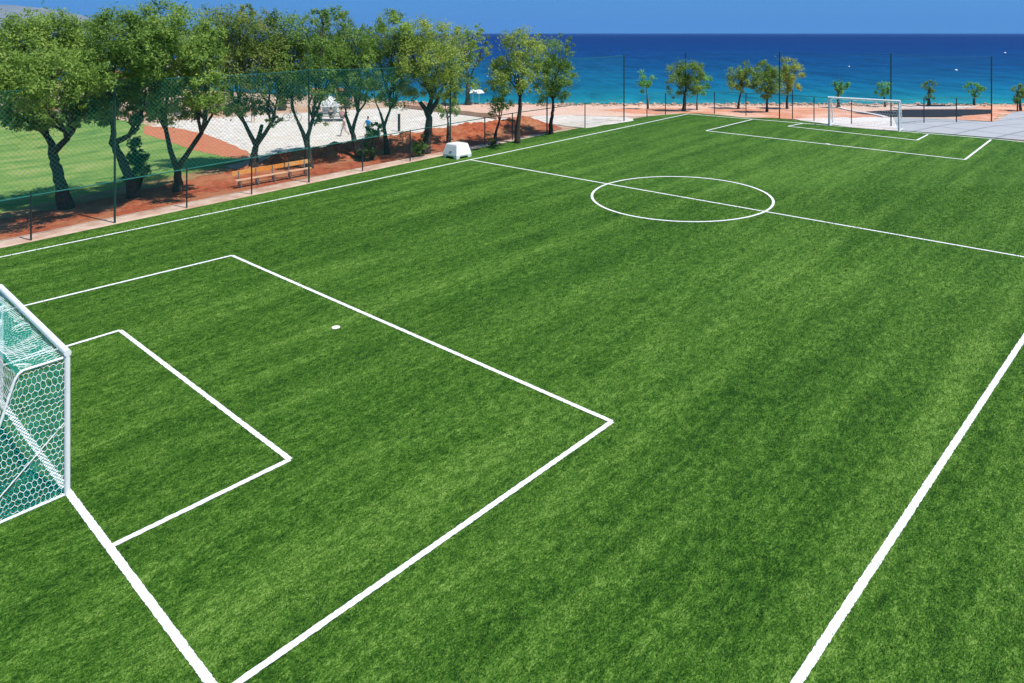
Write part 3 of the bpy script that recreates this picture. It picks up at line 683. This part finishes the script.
# ------------------------------------------------------------------ fences
def netting(name, pts, z0, z1s, mat, parent, org):
    bm = bmesh.new(); uvl = bm.loops.layers.uv.new('UVMap'); L = 0
    for i in range(len(pts) - 1):
        a, b_ = pts[i], pts[i + 1]; k = max(1, int((b_ - a).length / 1.5)); l_ = (b_ - a).length
        for q in range(k):
            t0, t1 = q / k, (q + 1) / k; cols = []
            for t in (t0, t1):
                p = a.lerp(b_, t); zg = g(p.x, p.y); hz = z1s[i] + (z1s[i + 1] - z1s[i]) * t; sag = .10 * math.sin(math.pi * t)
                ta, tb_ = a, b_; zt = (g(a.x, a.y) + z1s[i]) * (1 - t) + (g(b_.x, b_.y) + z1s[i + 1]) * t - sag
                cols.append((Vector((p.x, p.y, zg + z0)) - org, Vector((p.x, p.y, zt)) - org, L + l_ * t))
            f_ = bm.faces.new([bm.verts.new(c) for c in (cols[0][0], cols[1][0], cols[1][1], cols[0][1])])
            for lp, (uu, vv2) in zip(f_.loops, ((cols[0][2], 0), (cols[1][2], 0), (cols[1][2], cols[1][1].z - cols[1][0].z), (cols[0][2], cols[0][1].z - cols[0][0].z))): lp[uvl].uv = (uu, vv2)
        L += l_
    return obj(name, bm, mat, parent)
def fence(label, posts, netm, org, rail=True, chain=True):
    """posts: (point, height, tall?)"""
    root = thing('fence', org, label, 'fence')
    for p, hgt, tall in posts:
        bm = bmesh.new(); q = Vector((p.x, p.y, g(p.x, p.y))) - org; r_ = .055 if tall else .042
        tube(bm, [q - Vector((0, 0, .2)), q + Vector((0, 0, hgt))], r_, 8); tube(bm, [q + Vector((0, 0, hgt)), q + Vector((0, 0, hgt + .05))], [r_ * 1.2, r_ * .6], 8)
        obj('post', bm, M['dgreen' if tall else 'black'], root, smooth=False)
    if rail:
        bm = bmesh.new()
        for (a, ha, _), (b_, hb, _) in zip(posts, posts[1:]):
            za, zb = Vector((a.x, a.y, g(a.x, a.y) + 2.08)) - org, Vector((b_.x, b_.y, g(b_.x, b_.y) + 2.08)) - org
            tube(bm, [za, zb], .03, 6)
        obj('top_rail', bm, M['rail'], root)
    if chain: netting('chain_link', [p for p, _, _ in posts], .05, [2.06] * len(posts), M['chain'], root, org)
    tall = [(p, h_) for p, h_, t in posts if t]
    if len(tall) > 1:
        netting('netting', [p for p, _ in tall], 2.1, [h_ - .05 for _, h_ in tall], netm, root, org)
        bm = bmesh.new(); 
        for (a, ha), (b_, hb) in zip(tall, tall[1:]):
            pa_, pb_ = Vector((a.x, a.y, g(a.x, a.y) + ha - .05)) - org, Vector((b_.x, b_.y, g(b_.x, b_.y) + hb - .05)) - org
            tube(bm, [pa_.lerp(pb_, t / 8) - Vector((0, 0, .10 * math.sin(math.pi * t / 8))) for t in range(9)], .02 if netm is M['net'] else .01, 5)
        obj('top_cable', bm, M['rail' if netm is M['net'] else 'dgreen'], root)
    return root
FY = 19.12
LP = [(-44.0, 7.0, 1), (-40.4, 2.1, 0), (-36.8, 2.1, 0), (-33.1, 7.1, 1), (-29.3, 2.1, 0), (-25.65, 2.1, 0), (-22.0, 7.2, 1), (-18.4, 2.12, 0), (-14.7, 2.1, 0), (-11.0, 6.85, 1), (-7.1, 2.1, 0), (-3.2, 2.1, 0), (0.45, 6.4, 1), (3.9, 2.08, 0), (6.9, 2.05, 0)]
left = [(Vector((x, FY, 0)), h_, t) for x, h_, t in LP]
left += [(P(547, 134.5), 6.15, 1), (P(585, 128), 2.0, 0), (P(624, 121), 5.85, 1)]
fence('long dark green pitch fence with tall net in front of the tree row', left, M['net'], left[0][0].copy() + Vector((0, 0, g(-44, FY))))
far = [(P(647, 117), 2.0, 0), (P(665.5, 115), 2.0, 0), (P(685.5, 111.3), 5.75, 1), (P(714.5, 114), 2.0, 0), (P(746, 116), 2.0, 0), (P(779.5, 118.5), 5.85, 1), (P(792.5, 119), 2.5, 0), (P(814, 121), 2.0, 0), (P(851.5, 124), 1.9, 0), (P(891, 126.5), 5.9, 1), (P(924, 118), 1.5, 0), (P(956.5, 119.5), 1.5, 0), (P(991.5, 122), 5.7, 1)]
far[10] = (P(924, 123), 2.0, 0); far[11] = (P(956.5, 122.5), 2.0, 0)
fence('thin dark post fence behind the far goal, along the beach', far, M['net_far'], far[0][0].copy())
r_ = [(P(991.5, 122) + Vector((.8, -.8, 0)), 5.7, 1)]
p_ = P(1017.5, 111.6)
pr = thing('fence_post', p_, 'lone dark post at the right edge beside the last pruned tree', 'post'); bm = bmesh.new(); tube(bm, [(0, 0, -.2), (0, 0, 2.0)], .07, 8); tube(bm, [(0, 0, 2.0), (0, 0, 2.06)], [.08, .04], 8); obj('shaft', bm, M['black'], pr)

# ------------------------------------------------------------------ goals
def hexnet(bm, to3, w_, h_, cell, rad, inside=None):
    sx_, sy_ = cell, cell * 1.75; done = set()
    def edge(a, b_):
        if inside and not (inside(*a) and inside(*b_)): return
        if not (0 <= a[0] <= w_ and 0 <= b_[0] <= w_ and 0 <= a[1] <= h_ and 0 <= b_[1] <= h_): return
        wob = lambda q: q + Vector((noise.noise(q * 2.3), noise.noise(q * 2.3 + Vector((7, 1, 3))), noise.noise(q * 2.3 + Vector((2, 9, 4))))) * .075
        tube(bm, [wob(to3(*a)), wob(to3(*b_))], rad, 3, cap=False)
    ny = int(h_ / (sy_ * .75)) + 2; nx = int(w_ / sx_) + 2
    for j in range(ny):
        for i in range(nx):
            ox = (j % 2) * sx_ / 2; cx, cy = i * sx_ + ox, j * sy_ * .75
            v0 = (cx, cy + sy_ * .5); v1 = (cx + sx_ / 2, cy + sy_ * .25); v2 = (cx + sx_ / 2, cy - sy_ * .25); v3 = (cx, cy - sy_ * .5)
            edge(v0, v1); edge(v1, v2); edge(v2, v3)
def goal(label, post_a, post_b, height, back, dt_, db_, netrad, cell, rail=.06, backing=True, bpost='tealbar'):
    """posts a, b on the goal line; back = unit vector away from the pitch; dt_/db_ net depth at top and base"""
    root = thing('goal', post_a, label, 'goal', 'football goals')
    A0 = Vector((0, 0, 0)); B0 = post_b - post_a; up = Vector((0, 0, height))
    W_ = B0.length; ax = B0.normalized()
    slope = Vector((0, 0, plane(back.x, back.y)))
    bk = back + slope
    bm = bmesh.new(); tube(bm, [A0 - Vector((0, 0, .1)), A0 + up - Vector((0, 0, rail))], rail, 12); obj('post', bm, M['white'], root, smooth=False)
    bm = bmesh.new(); tube(bm, [B0 - Vector((0, 0, .1)), B0 + up - Vector((0, 0, rail))], rail, 12); obj('post', bm, M['white'], root)
    bm = bmesh.new(); tube(bm, [A0 + up - ax * rail, B0 + up + ax * rail], rail * 1.15, 12); obj('crossbar', bm, M['white'], root)
    for e in (A0, B0):
        bm = bmesh.new(); t0 = e + up * .97; t1 = e + up * .97 + bk * dt_
        pts_ = [t0, t0.lerp(t1, .5), t1 - bk * .12, t1 - Vector((0, 0, .05)) - bk * .03, t1 - Vector((0, 0, .16)) + (bk * (db_ - dt_)) * .04, e + bk * db_ + Vector((0, 0, .04))]
        tube(bm, pts_, rail * .45, 8); obj('side_stay', bm, M['white'], root)
        bm = bmesh.new(); tube(bm, [e + Vector((0, 0, .03)), e + bk * db_ + Vector((0, 0, .03))], rail * .5, 8); obj('base_bar', bm, M['white'], root)
        bm = bmesh.new(); tube(bm, [e + up * .52 + bk * .03, e + bk * db_ * .92 + Vector((0, 0, .12))], rail * .2, 6); obj('tie_rope', bm, M['cord'], root)
    bm = bmesh.new(); tube(bm, [A0 + bk * db_ + Vector((0, 0, .03)), B0 + bk * db_ + Vector((0, 0, .03))], rail * .5, 8); obj('rear_bar', bm, M['white'], root)
    # net: two sides, roof, back
    bm = bmesh.new(); H = height * .97
    def depth_at(z): return dt_ + (db_ - dt_) * (1 - z / H)
    for e in (A0, B0): hexnet(bm, lambda x, y, e=e: e + bk * x + Vector((0, 0, y)), db_, H, cell, netrad, inside=lambda x, y: x <= depth_at(y))
    hexnet(bm, lambda x, y: A0 + ax * x + bk * y + Vector((0, 0, H - .05 * math.sin(math.pi * min(1, max(0, y / dt_))))), W_, dt_, cell, netrad)
    hyp = math.hypot(H, db_ - dt_)
    hexnet(bm, lambda x, y: A0 + ax * x + bk * (db_ + (dt_ - db_) * y / hyp + .10 * math.sin(math.pi * y / hyp)) + Vector((0, 0, H * y / hyp)), W_, hyp, cell, netrad)
    obj('net', bm, M['cord'], root)
    if backing:
        bm = bmesh.new(); uvl = bm.loops.layers.uv.new('UVMap')
        def quad(c, uvs):
            f_ = bm.faces.new([bm.verts.new(q) for q in c])
            for lp, t in zip(f_.loops, uvs): lp[uvl].uv = t
        e_ = .03
        for e, sg in ((A0, 1), (B0, -1)):
            o_ = ax * e_ * sg; quad([e + o_ + Vector((0, 0, .04)), e + o_ + bk * (db_ - e_) + Vector((0, 0, .04)), e + o_ + bk * (dt_ - e_) + Vector((0, 0, H - .03)), e + o_ + Vector((0, 0, H - .03))], [(0, 0), (db_, 0), (dt_, H), (0, H)])
        quad([A0 + bk * (db_ - .04) + Vector((0, 0, .05)), B0 + bk * (db_ - .04) + Vector((0, 0, .05)), B0 + bk * (dt_ - .04) + Vector((0, 0, H - .04)), A0 + bk * (dt_ - .04) + Vector((0, 0, H - .04))], [(0, 0), (W_, 0), (W_, hyp), (0, hyp)])
        quad([A0 + Vector((0, 0, H - .04)), B0 + Vector((0, 0, H - .04)), B0 + bk * dt_ + Vector((0, 0, H - .05)), A0 + bk * dt_ + Vector((0, 0, H - .05))], [(0, 0), (W_, 0), (W_, dt_), (0, dt_)])
        obj('backing_net', bm, M['goal_back'], root)
    return root
na = P(67, 495); hz = CAM.z - (351 - 33) / F_PX * dist(na) - na.z - .03
nb = line_y(gl0, gl1, na.y + 5.8); nb.z = plane(nb.x, nb.y)
print('near goal', na, 'height', hz)
goal('near white football goal with white hexagon net over teal backing, cut by the left edge', na, nb, hz, Vector((-1, 0, 0)), .95, 1.9, .0050, .104, .064)
fga, fgb = P(829, 126), P(899, 131.3)
fh = CAM.z - (97.5 - 33) / F_PX * dist(fga) - fga.z
bk2 = Vector((fgb.y - fga.y, fga.x - fgb.x, 0)).normalized(); bk2 = bk2 if bk2.x > 0 else -bk2
print('far goal', fga, fgb, fh)
goal('distant white football goal with thin white net at the beach end', fga, fgb, fh, bk2, .7, 1.3, .006, .2, .075, backing=False)

# ------------------------------------------------------------------ bench, white crate
bl0, bl1 = P(239, 189), P(310, 176); bv = bl1 - bl0; bl_len = bv.length; bx = bv.normalized(); by = Vector((-bx.y, bx.x, 0)).normalized()
root = thing('bench', bl0, 'long orange slatted wooden bench in tree shade behind the fence', 'bench')
def plank(name, off_y, z, th, dp, mat, ext=0.0):
    bm = bmesh.new(); L = bl_len + 2 * ext
    box(bm, (0, 0, 0), (L, dp, th), bevel=min(th, dp) * .15)
    ang = math.atan2(bx.y, bx.x); c = bx * bl_len / 2 + by * off_y + Vector((0, 0, z))
    mat_ = Matrix.Translation(c) @ bx.to_track_quat('X', 'Z').to_matrix().to_4x4()
    bm.transform(mat_); return obj(name, bm, M[mat], root)
plank('seat', .20, .47, .05, .36, 'wood_lit', .15)
plank('backrest', .48, .86, .26, .045, 'wood', .25); 
for i in range(5):
    bm = bmesh.new(); o_ = bx * (bl_len * (i + .15) / 4.3)
    for dy in (.06, .34): box(bm, o_ + by * dy + Vector((0, 0, .2)), (.06, .06, .46))
    box(bm, o_ + by * .2 + Vector((0, 0, .40)), (.05, .3, .05)); box(bm, o_ + by * .44 + Vector((0, 0, .55)), (.05, .05, .85))
    obj('leg', bm, M['steel'], root)

cb = P(456.5, 159.8)
root = thing('crate', cb, 'white moulded plastic crate with notched feet at the halfway line', 'crate')
bm = bmesh.new(); lx, ly, hh, tp = 1.36, 1.36, 1.02, .15
def wallp(corners_fn, n_):
    pass
prof_ = lambda s: (0.0 if (s < .16 or s > .84) else (.17 if .26 < s < .74 else .17 * (min(s - .16, .84 - s) / .10)))
K = 24; ringb, rings2 = [], []
cx_, cy_ = lx / 2, ly / 2
per = []
for side in range(4):
    for i in range(K):
        s_ = i / K
        x, y = ((s_, 0), (1, s_), (1 - s_, 1), (0, 1 - s_))[side]; per.append((x, y, prof_(s_)))
lev = [0, .55, .95, 1.0]
R0 = [bm.verts.new((x * lx + (0 if pz == 0 else 0), y * ly, pz)) for x, y, pz in per]
allr = [R0]
for zf, ins in ((.26, -.03), (.82, tp * .75), (.92, tp * .95), (.98, tp * 1.25), (1.0, tp * 1.7)):
    allr.append([bm.verts.new((cx_ + (x - .5) * (lx - 2 * ins), cy_ + (y - .5) * (ly - 2 * ins), zf * hh)) for x, y, _ in per])
for r1, r2 in zip(allr, allr[1:]):
    for k in range(len(r1)): bm.faces.new((r1[k], r1[(k + 1) % len(r1)], r2[(k + 1) % len(r2)], r2[k]))
bm.faces.new(allr[-1]); 
bmesh.ops.recalc_face_normals(bm, faces=bm.faces)
obj('body', bm, M['plastic'], root)
bm = bmesh.new(); box(bm, (.03, .6, .5), (.05, .28, .04)); obj('handle', bm, M['steel'], root)

# ------------------------------------------------------------------ sand court furniture
def pillar(px_, top_y, label, r_, mat):
    p = P(*px_); hgt = (px_[1] - top_y) / F_PX * dist(p); t = thing('pole', p, label, 'pole', None)
    bm = bmesh.new(); tube(bm, [(0, 0, -.2), (0, 0, hgt)], r_, 10); obj('shaft', bm, M[mat], t)
    bm = bmesh.new(); tube(bm, [(0, 0, hgt), (0, 0, hgt + .06)], [r_ * 1.25, r_ * .9], 10); obj('cap', bm, M[mat], t)
pillar((399, 131.5), 114.5, 'thick black pillar standing alone on the white sand court', .11, 'black')
pillar((390, 121), 110, 'thin white pole on the sand court left of the black pillar', .04, 'white')
pillar((396.5, 121.5), 109, 'thin white pole on the sand court just behind the black pillar', .04, 'white')
# low terracotta wall
lw = thing('low_wall', P(405, 108), 'low terracotta block wall between the sand court and the beach', 'wall'); org = lw.location.copy(); bm = bmesh.new(); prev = None
a, b_ = P(405, 108.3), P(498, 119.2)
for i in range(41):
    p = a.lerp(b_, i / 40); z = g(p.x, p.y); nrm = Vector((-(b_ - a).y, (b_ - a).x, 0)).normalized() * .18; top_ = .42 + .05 * noise.noise(p * .7)
    ring = [bm.verts.new(Vector((p.x + k * nrm.x, p.y + k * nrm.y, z + zz)) - org) for k, zz in ((-1, -.2), (-1, top_), (1, top_), (1, -.2))]
    if prev:
        for q in range(4): bm.faces.new((prev[q], prev[(q + 1) % 4], ring[(q + 1) % 4], ring[q]))
    else: bm.faces.new(ring)
    prev = ring
bm.faces.new(prev); bmesh.ops.recalc_face_normals(bm, faces=bm.faces); obj('blocks', bm, M['wall_low'], lw)
# canopy
cp = P(330, 113.5); s_ = dist(cp) / F_PX
root = thing('canopy', cp, 'white fabric canopy with a peaked roof at the back of the sand court', 'canopy')
wv_ = 17 * s_; hv = 11 * s_
bm = bmesh.new(); e_ = wv_ / 2; K = 4
apex = bm.verts.new((0, 0, hv + .75)); 
ed = [bm.verts.new(c) for c in ((-e_, -e_, hv), (e_, -e_, hv), (e_, e_, hv), (-e_, e_, hv))]; lo = [bm.verts.new(v_.co - Vector((0, 0, .35))) for v_ in ed]
for k in range(4): bm.faces.new((ed[k], ed[(k + 1) % 4], apex)); bm.faces.new((lo[k], lo[(k + 1) % 4], ed[(k + 1) % 4], ed[k]))
obj('roof', bm, M['canvas'], root)
for sx_, sy_ in ((-1, -1), (1, -1), (1, 1), (-1, 1)):
    bm = bmesh.new(); tube(bm, [(sx_ * (e_ - .08), sy_ * (e_ - .08), 0), (sx_ * (e_ - .08), sy_ * (e_ - .08), hv - .02)], .045, 8); obj('leg', bm, M['white'], root)
bm = bmesh.new(); box(bm, (0, e_ - .03, hv * .5), (wv_ * .9, .02, hv * .9)); obj('rear_curtain', bm, M['canvas'], root)
root.rotation_euler = (0, 0, YAW - math.pi / 2 + .15)
# picnic table under the canopy
tb = P(332, 120.5); root = thing('picnic_table', tb, 'low grey picnic table with side benches in front of the white canopy', 'table'); root.rotation_euler = (0, 0, YAW - math.pi / 2)
bm = bmesh.new(); box(bm, (0, 0, .74), (3.0, .8, .05), bevel=.01); obj('tabletop', bm, M['steel'], root)
for dy in (-.65, .65):
    bm = bmesh.new(); box(bm, (0, dy, .44), (3.0, .28, .05), bevel=.01); obj('seat', bm, M['steel'], root)
for dx in (-1.2, 1.2):
    bm = bmesh.new(); box(bm, (dx, 0, .36), (.08, .6, .7)); box(bm, (dx, 0, .39), (.07, 1.5, .05)); box(bm, (dx, -.65, .2), (.07, .07, .42)); box(bm, (dx, .65, .2), (.07, .07, .42)); obj('leg', bm, M['steel'], root)

# white sunshades far on the beach, seen between the trees
for i, (pp, lab_) in enumerate([((473, 104), 'white beach parasol seen between the trees, left of a pair'), ((479, 104), 'white beach parasol seen between the trees, right of a pair')]):
    p = P(*pp); t = thing('parasol', p, lab_, 'parasol', 'white beach parasols'); bm = bmesh.new(); hg = 1.25
    rings = []
    for rr_, z in ((.02, hg + .35), (.35, hg + .27), (.62, hg)): rings.append([bm.verts.new((rr_ * math.cos(k * math.pi / 4), rr_ * math.sin(k * math.pi / 4), z - (.06 if k % 2 and rr_ > .5 else 0))) for k in range(8)])
    for r1, r2 in zip(rings, rings[1:]):
        for k in range(8): bm.faces.new((r1[k], r1[(k + 1) % 8], r2[(k + 1) % 8], r2[k]))
    bm.faces.new(rings[0]); obj('canopy', bm, M['canvas'], t); bm = bmesh.new(); tube(bm, [(0, 0, -.1), (0, 0, hg + .3)], .025, 6); obj('pole', bm, M['white'], t)

# ------------------------------------------------------------------ people
def skin_mesh(name, verts, edges, radii, mat, parent, root_i=0, sub=2):
    me = bpy.data.meshes.new(name); me.from_pydata(verts, edges, []); o = bpy.data.objects.new(name, me); COL.objects.link(o)
    sk = o.modifiers.new('skin', 'SKIN'); sk.use_smooth_shade = True
    for i, d_ in enumerate(me.skin_vertices[0].data):
        r_ = radii[i]; d_.radius = r_ if isinstance(r_, tuple) else (r_, r_); d_.use_root = (i == root_i)
    s_ = o.modifiers.new('sub', 'SUBSURF'); s_.levels = sub; s_.render_levels = sub
    dg = bpy.context.evaluated_depsgraph_get(); me2 = bpy.data.meshes.new_from_object(o.evaluated_get(dg))
    bpy.data.objects.remove(o); me2.name = name; me2.materials.clear(); me2.materials.append(M[mat])
    for p in me2.polygons: p.use_smooth = True
    o2 = bpy.data.objects.new(name, me2); COL.objects.link(o2); o2.parent = parent; return o2
def person(label, p, rz, pose, top_m, bot_m, group=None, H=1.68, long_legs=True):
    root = thing('person', p, label, 'person', group, rz); root.scale = (H / 1.75,) * 3
    V, E, Rr = [], [], []
    def add(c, r_, par=None):
        V.append(c); Rr.append(r_); 
        if par is not None: E.append((par, len(V) - 1))
        return len(V) - 1
    sit = pose == 'sit'; hz_ = .50 if sit else .93
    pel = add((0, 0, hz_), (.15, .11)); wst = add((0, .0, hz_ + .18), (.13, .10), pel); ch = add((0, 0, hz_ + .40), (.165, .11), wst); nb_ = add((0, .0, hz_ + .54), (.07, .06), ch); nk = add((0, .01, hz_ + .60), .05, nb_); hd = add((0, .03, hz_ + .69), (.075, .09), nk); cr_ = add((0, .03, hz_ + .79), (.065, .075), hd)
    chin = add((0, .105, hz_ + .665), .02, hd)
    legs = {'walk': [(.10, .42, -.06, .28, -.22), (.10, .18, .06, -.20, .02)], 'stand': [(.1, .03, 0, 0, 0), (.1, .0, 0, 0, 0)]}
    arms = {'walk': [(-.16, -.08), (.18, .26)], 'stand': [(.03, .1), (.06, .16)], 'sit': [(.12, .34), (.12, .34)]}[pose]
    for si, sg in enumerate((-1, 1)):
        if sit: kn = (sg * .13, .42, .50); an = (sg * .13, .44, .09)
        elif pose == 'walk': kn = ((sg * .10, .20, .52), (sg * .10, -.02, .50))[si]; an = ((sg * .09, .30, .10), (sg * .09, -.38, .20))[si]
        else: kn = (sg * .11, .02, .50); an = (sg * .12, 0, .09)
        hp = add((sg * .09, .0, hz_ - .05), .085, pel); k = add(kn, .058, hp); a_ = add(an, .04, k); add((an[0] + sg * .01, an[1] + .14, max(.03, an[2] - .06)), .035, a_)
        sh = add((sg * .18, 0, hz_ + .47), .055, ch); el = add((sg * .25, arms[si][0], hz_ + .22), .04, sh); wr = add((sg * .25, arms[si][1] + .04, hz_ + .0), .028, el)
        hnd = add((sg * .25, arms[si][1] + .07, hz_ - .07), .026, wr)
        for q in range(4): f0 = add((sg * .25, arms[si][1] + .05 + q * .018, hz_ - .12), .0085, hnd); add((sg * .24, arms[si][1] + .055 + q * .018, hz_ - .165 + abs(q - 1) * .008), .008, f0)
        th_ = add((sg * .235, arms[si][1] + .12, hz_ - .09), .009, hnd); add((sg * .23, arms[si][1] + .135, hz_ - .12), .008, th_)
    skin_mesh('body', V, E, Rr, 'skin', root)
    # hair, shirt, shorts as children
    bm = bmesh.new(); bmesh.ops.create_uvsphere(bm, u_segments=14, v_segments=10, radius=.1, matrix=Matrix.Translation((0, .005, hz_ + .765)) @ Matrix.Diagonal((.92, 1.06, 1.05, 1)))
    bmesh.ops.delete(bm, geom=[v_ for v_ in bm.verts if v_.co.y > .06 and v_.co.z < hz_ + .80], context='VERTS'); obj('hair', bm, M['hair'], root, smooth=True)
    SV = [(0, 0, hz_ - .02), (0, 0, hz_ + .18), (0, 0, hz_ + .40), (0, 0, hz_ + .52)]; SR = [(.165, .125), (.15, .115), (.182, .125), (.09, .08)]; SE = [(0, 1), (1, 2), (2, 3)]
    for si, sg in enumerate((-1, 1)):
        SV += [(sg * .185, 0, hz_ + .46), (sg * .225, arms[si][0] * .6, hz_ + .30)]; SR += [.068, .058]; i0 = len(SV) - 2; SE += [(2, i0), (i0, i0 + 1)]
    skin_mesh('shirt', SV, SE, SR, top_m, root)
    TV = [(0, 0, hz_ + .04), (0, 0, hz_ - .03)]; TR = [(.165, .125), (.16, .12)]; TE = [(0, 1)]
    for si, sg in enumerate((-1, 1)):
        if sit: kn = (sg * .13, .36, .50)
        elif pose == 'walk': kn = ((sg * .10, .17, .58), (sg * .10, -.02, .56))[si]
        else: kn = (sg * .11, .02, .56)
        TV += [(sg * .095, .0, hz_ - .08), kn]; TR += [.10, .082]; i0 = len(TV) - 2; TE += [(1, i0), (i0, i0 + 1)]
    skin_mesh('shorts', TV, TE, TR, bot_m, root)
    return root
face_r = YAW - math.pi / 2          # facing away from the camera
person('person in pale pink clothes striding left across the sand court', P(344.5, 136.5), face_r + R(80), 'walk', 'pale_cloth', 'pale_cloth', H=1.75)
person('person in bright blue shirt and dark shorts walking on the sand', P(368, 137.5), face_r + R(150), 'walk', 'blue_cloth', 'navy')
person('person in red shirt standing far back on the sand between tree trunks', P(253, 122.5), face_r + R(190), 'stand', 'red_cloth', 'navy')
bpx = P(328, 121.6)
seat_z = .0
for dx, top_m, lab_ in ((-1.0, 'grey_cloth', 'person in grey sitting at the left end of the picnic table'), (0.05, 'dark_cloth', 'person in black sitting in the middle of the picnic table'), (1.05, 'pink_cloth', 'person in pink sitting at the right end of the picnic table')):
    q = tb + RT * dx - FW * .65; q.z = tb.z - .02
    person(lab_, q, face_r, 'sit', top_m, 'navy')

# ------------------------------------------------------------------ bicycle leaning on the court edge
bp_ = P(292, 121); t = thing('bicycle', bp_, 'dark bicycle standing on the far sand beside a tree trunk', 'bicycle', rz=face_r + .2)
for wx in (-.52, .52):
    bm = bmesh.new(); tube(bm, [(wx + .33 * math.cos(k * math.pi / 10), 0, .34 + .33 * math.sin(k * math.pi / 10)) for k in range(21)], .02, 6, cap=False); wh = obj('wheel', bm, M['black'], t)
bm = bmesh.new()
for a, b_ in (((-.52, 0, .34), (-.12, 0, .8)), ((-.12, 0, .8), (.38, 0, .85)), ((-.05, 0, .3), (.40, 0, .82)), ((-.05, 0, .3), (-.14, 0, .9)), ((-.52, 0, .34), (-.05, 0, .3)), ((.52, 0, .34), (.38, 0, .95))): tube(bm, [a, b_], .018, 6)
obj('frame', bm, M['tealbar'], t)
bm = bmesh.new(); tube(bm, [(.34, -.27, .98), (.40, 0, .96), (.34, .27, .98)], .015, 6); obj('handlebar', bm, M['black'], t)
bm = bmesh.new(); box(bm, (-.15, 0, .93), (.25, .13, .06), bevel=.02); obj('saddle', bm, M['black'], t)

# ------------------------------------------------------------------ houses behind the trees
def house(label, pxl, pxr, base_y, wall_y, u, depth, pitched):
    a = at(pxl, base_y, u); b_ = at(pxr, base_y, u); zg = g(a.x, a.y); W_ = (b_ - a).length; hh = at(pxl, wall_y, u).z - zg
    c = (a + b_) / 2; c.z = zg; root = thing('house', c, label, 'house', rz=face_r)
    bm = bmesh.new(); box(bm, (0, depth / 2, hh / 2), (W_, depth, hh)); obj('wall', bm, M['house'], root)
    if pitched:
        bm = bmesh.new(); e_ = .35; v_ = [bm.verts.new(q) for q in ((-W_ / 2 - e_, -e_, hh), (W_ / 2 + e_, -e_, hh), (W_ / 2 + e_, depth + e_, hh), (-W_ / 2 - e_, depth + e_, hh), (-W_ / 2 - e_, depth / 2, hh + depth * .28), (W_ / 2 + e_, depth / 2, hh + depth * .28))]
        for f_ in ((0, 1, 5, 4), (2, 3, 4, 5), (0, 4, 3), (1, 2, 5), (3, 2, 1, 0)): bm.faces.new([v_[k] for k in f_])
        obj('roof', bm, M['roof'], root)
    else:
        bm = bmesh.new(); box(bm, (0, depth / 2, hh + .1), (W_ + .3, depth + .3, .2)); obj('roof', bm, M['house'], root)
    k = max(2, int(W_ / 3))
    for i in range(k):
        x = -W_ / 2 + W_ * (i + .5) / k; bm = bmesh.new(); box(bm, (x, -.02, hh * .6), (1.0, .08, 1.1)); wn = obj('window', bm, M['white'], root); bm = bmesh.new(); box(bm, (x, -.05, hh * .6), (.82, .06, .92)); obj('pane', bm, M['glass'], wn)
house('low white flat-roofed house far behind the lawn at the left edge', -60, 14, 104, 90, 112, 7, False)
house('white house with terracotta roof glimpsed between the first two crowns', 70, 106, 104, 84, 118, 7, True)
house('white house hidden behind the crowns above the sand court', 140, 176, 104, 62, 112, 7, False)
house('terracotta-roofed house just behind the white canopy', 308, 336, 104, 100, 100, 5, True)

# ------------------------------------------------------------------ buoys and boats
def buoy(px_, py_, label, r_):
    d_ = (CAM.z - SEA) * F_PX / (py_ - 33); p = at(px_, py_, d_); p.z = SEA; t = thing('buoy', p, label, 'buoy', 'white buoys on the sea')
    bm = bmesh.new(); bmesh.ops.create_uvsphere(bm, u_segments=16, v_segments=10, radius=r_, matrix=Matrix.Translation((0, 0, r_ * .45)) @ Matrix.Diagonal((1, 1, .85, 1))); obj('float', bm, M['plastic'], t, smooth=True)
    bm = bmesh.new(); tube(bm, [(0, 0, r_ * 1.2), (0, 0, r_ * 1.75)], [r_ * .22, r_ * .16], 8); obj('mooring_post', bm, M['black'], t)
buoy(956, 71, 'nearest and brightest white buoy speck on the right of the sea', .30)
buoy(1005, 53.5, 'most distant white buoy speck near the right edge of the sea', .42)
buoy(849, 67, 'tiny white buoy speck on the sea above the far goal', .2)

# ------------------------------------------------------------------ thin sea air
bm = bmesh.new(); c_ = CAM + FW * 3300; box(bm, (c_.x, c_.y, 196), (40000, 40000, 420))
hm = bpy.data.materials.new('sea_air'); hm.use_nodes = True; n = hm.node_tree; n.nodes.clear()
pv = n.nodes.new('ShaderNodeVolumePrincipled'); pv.inputs['Color'].default_value = (.20, .50, 1.0, 1); pv.inputs['Density'].default_value = .00008; pv.inputs['Anisotropy'].default_value = 0.0
mo = n.nodes.new('ShaderNodeOutputMaterial'); n.links.new(pv.outputs[0], mo.inputs['Volume'])
o = obj('haze', bm, hm, kind='stuff'); tag(o, 'thin blue haze of the sea air over the whole place', 'haze')
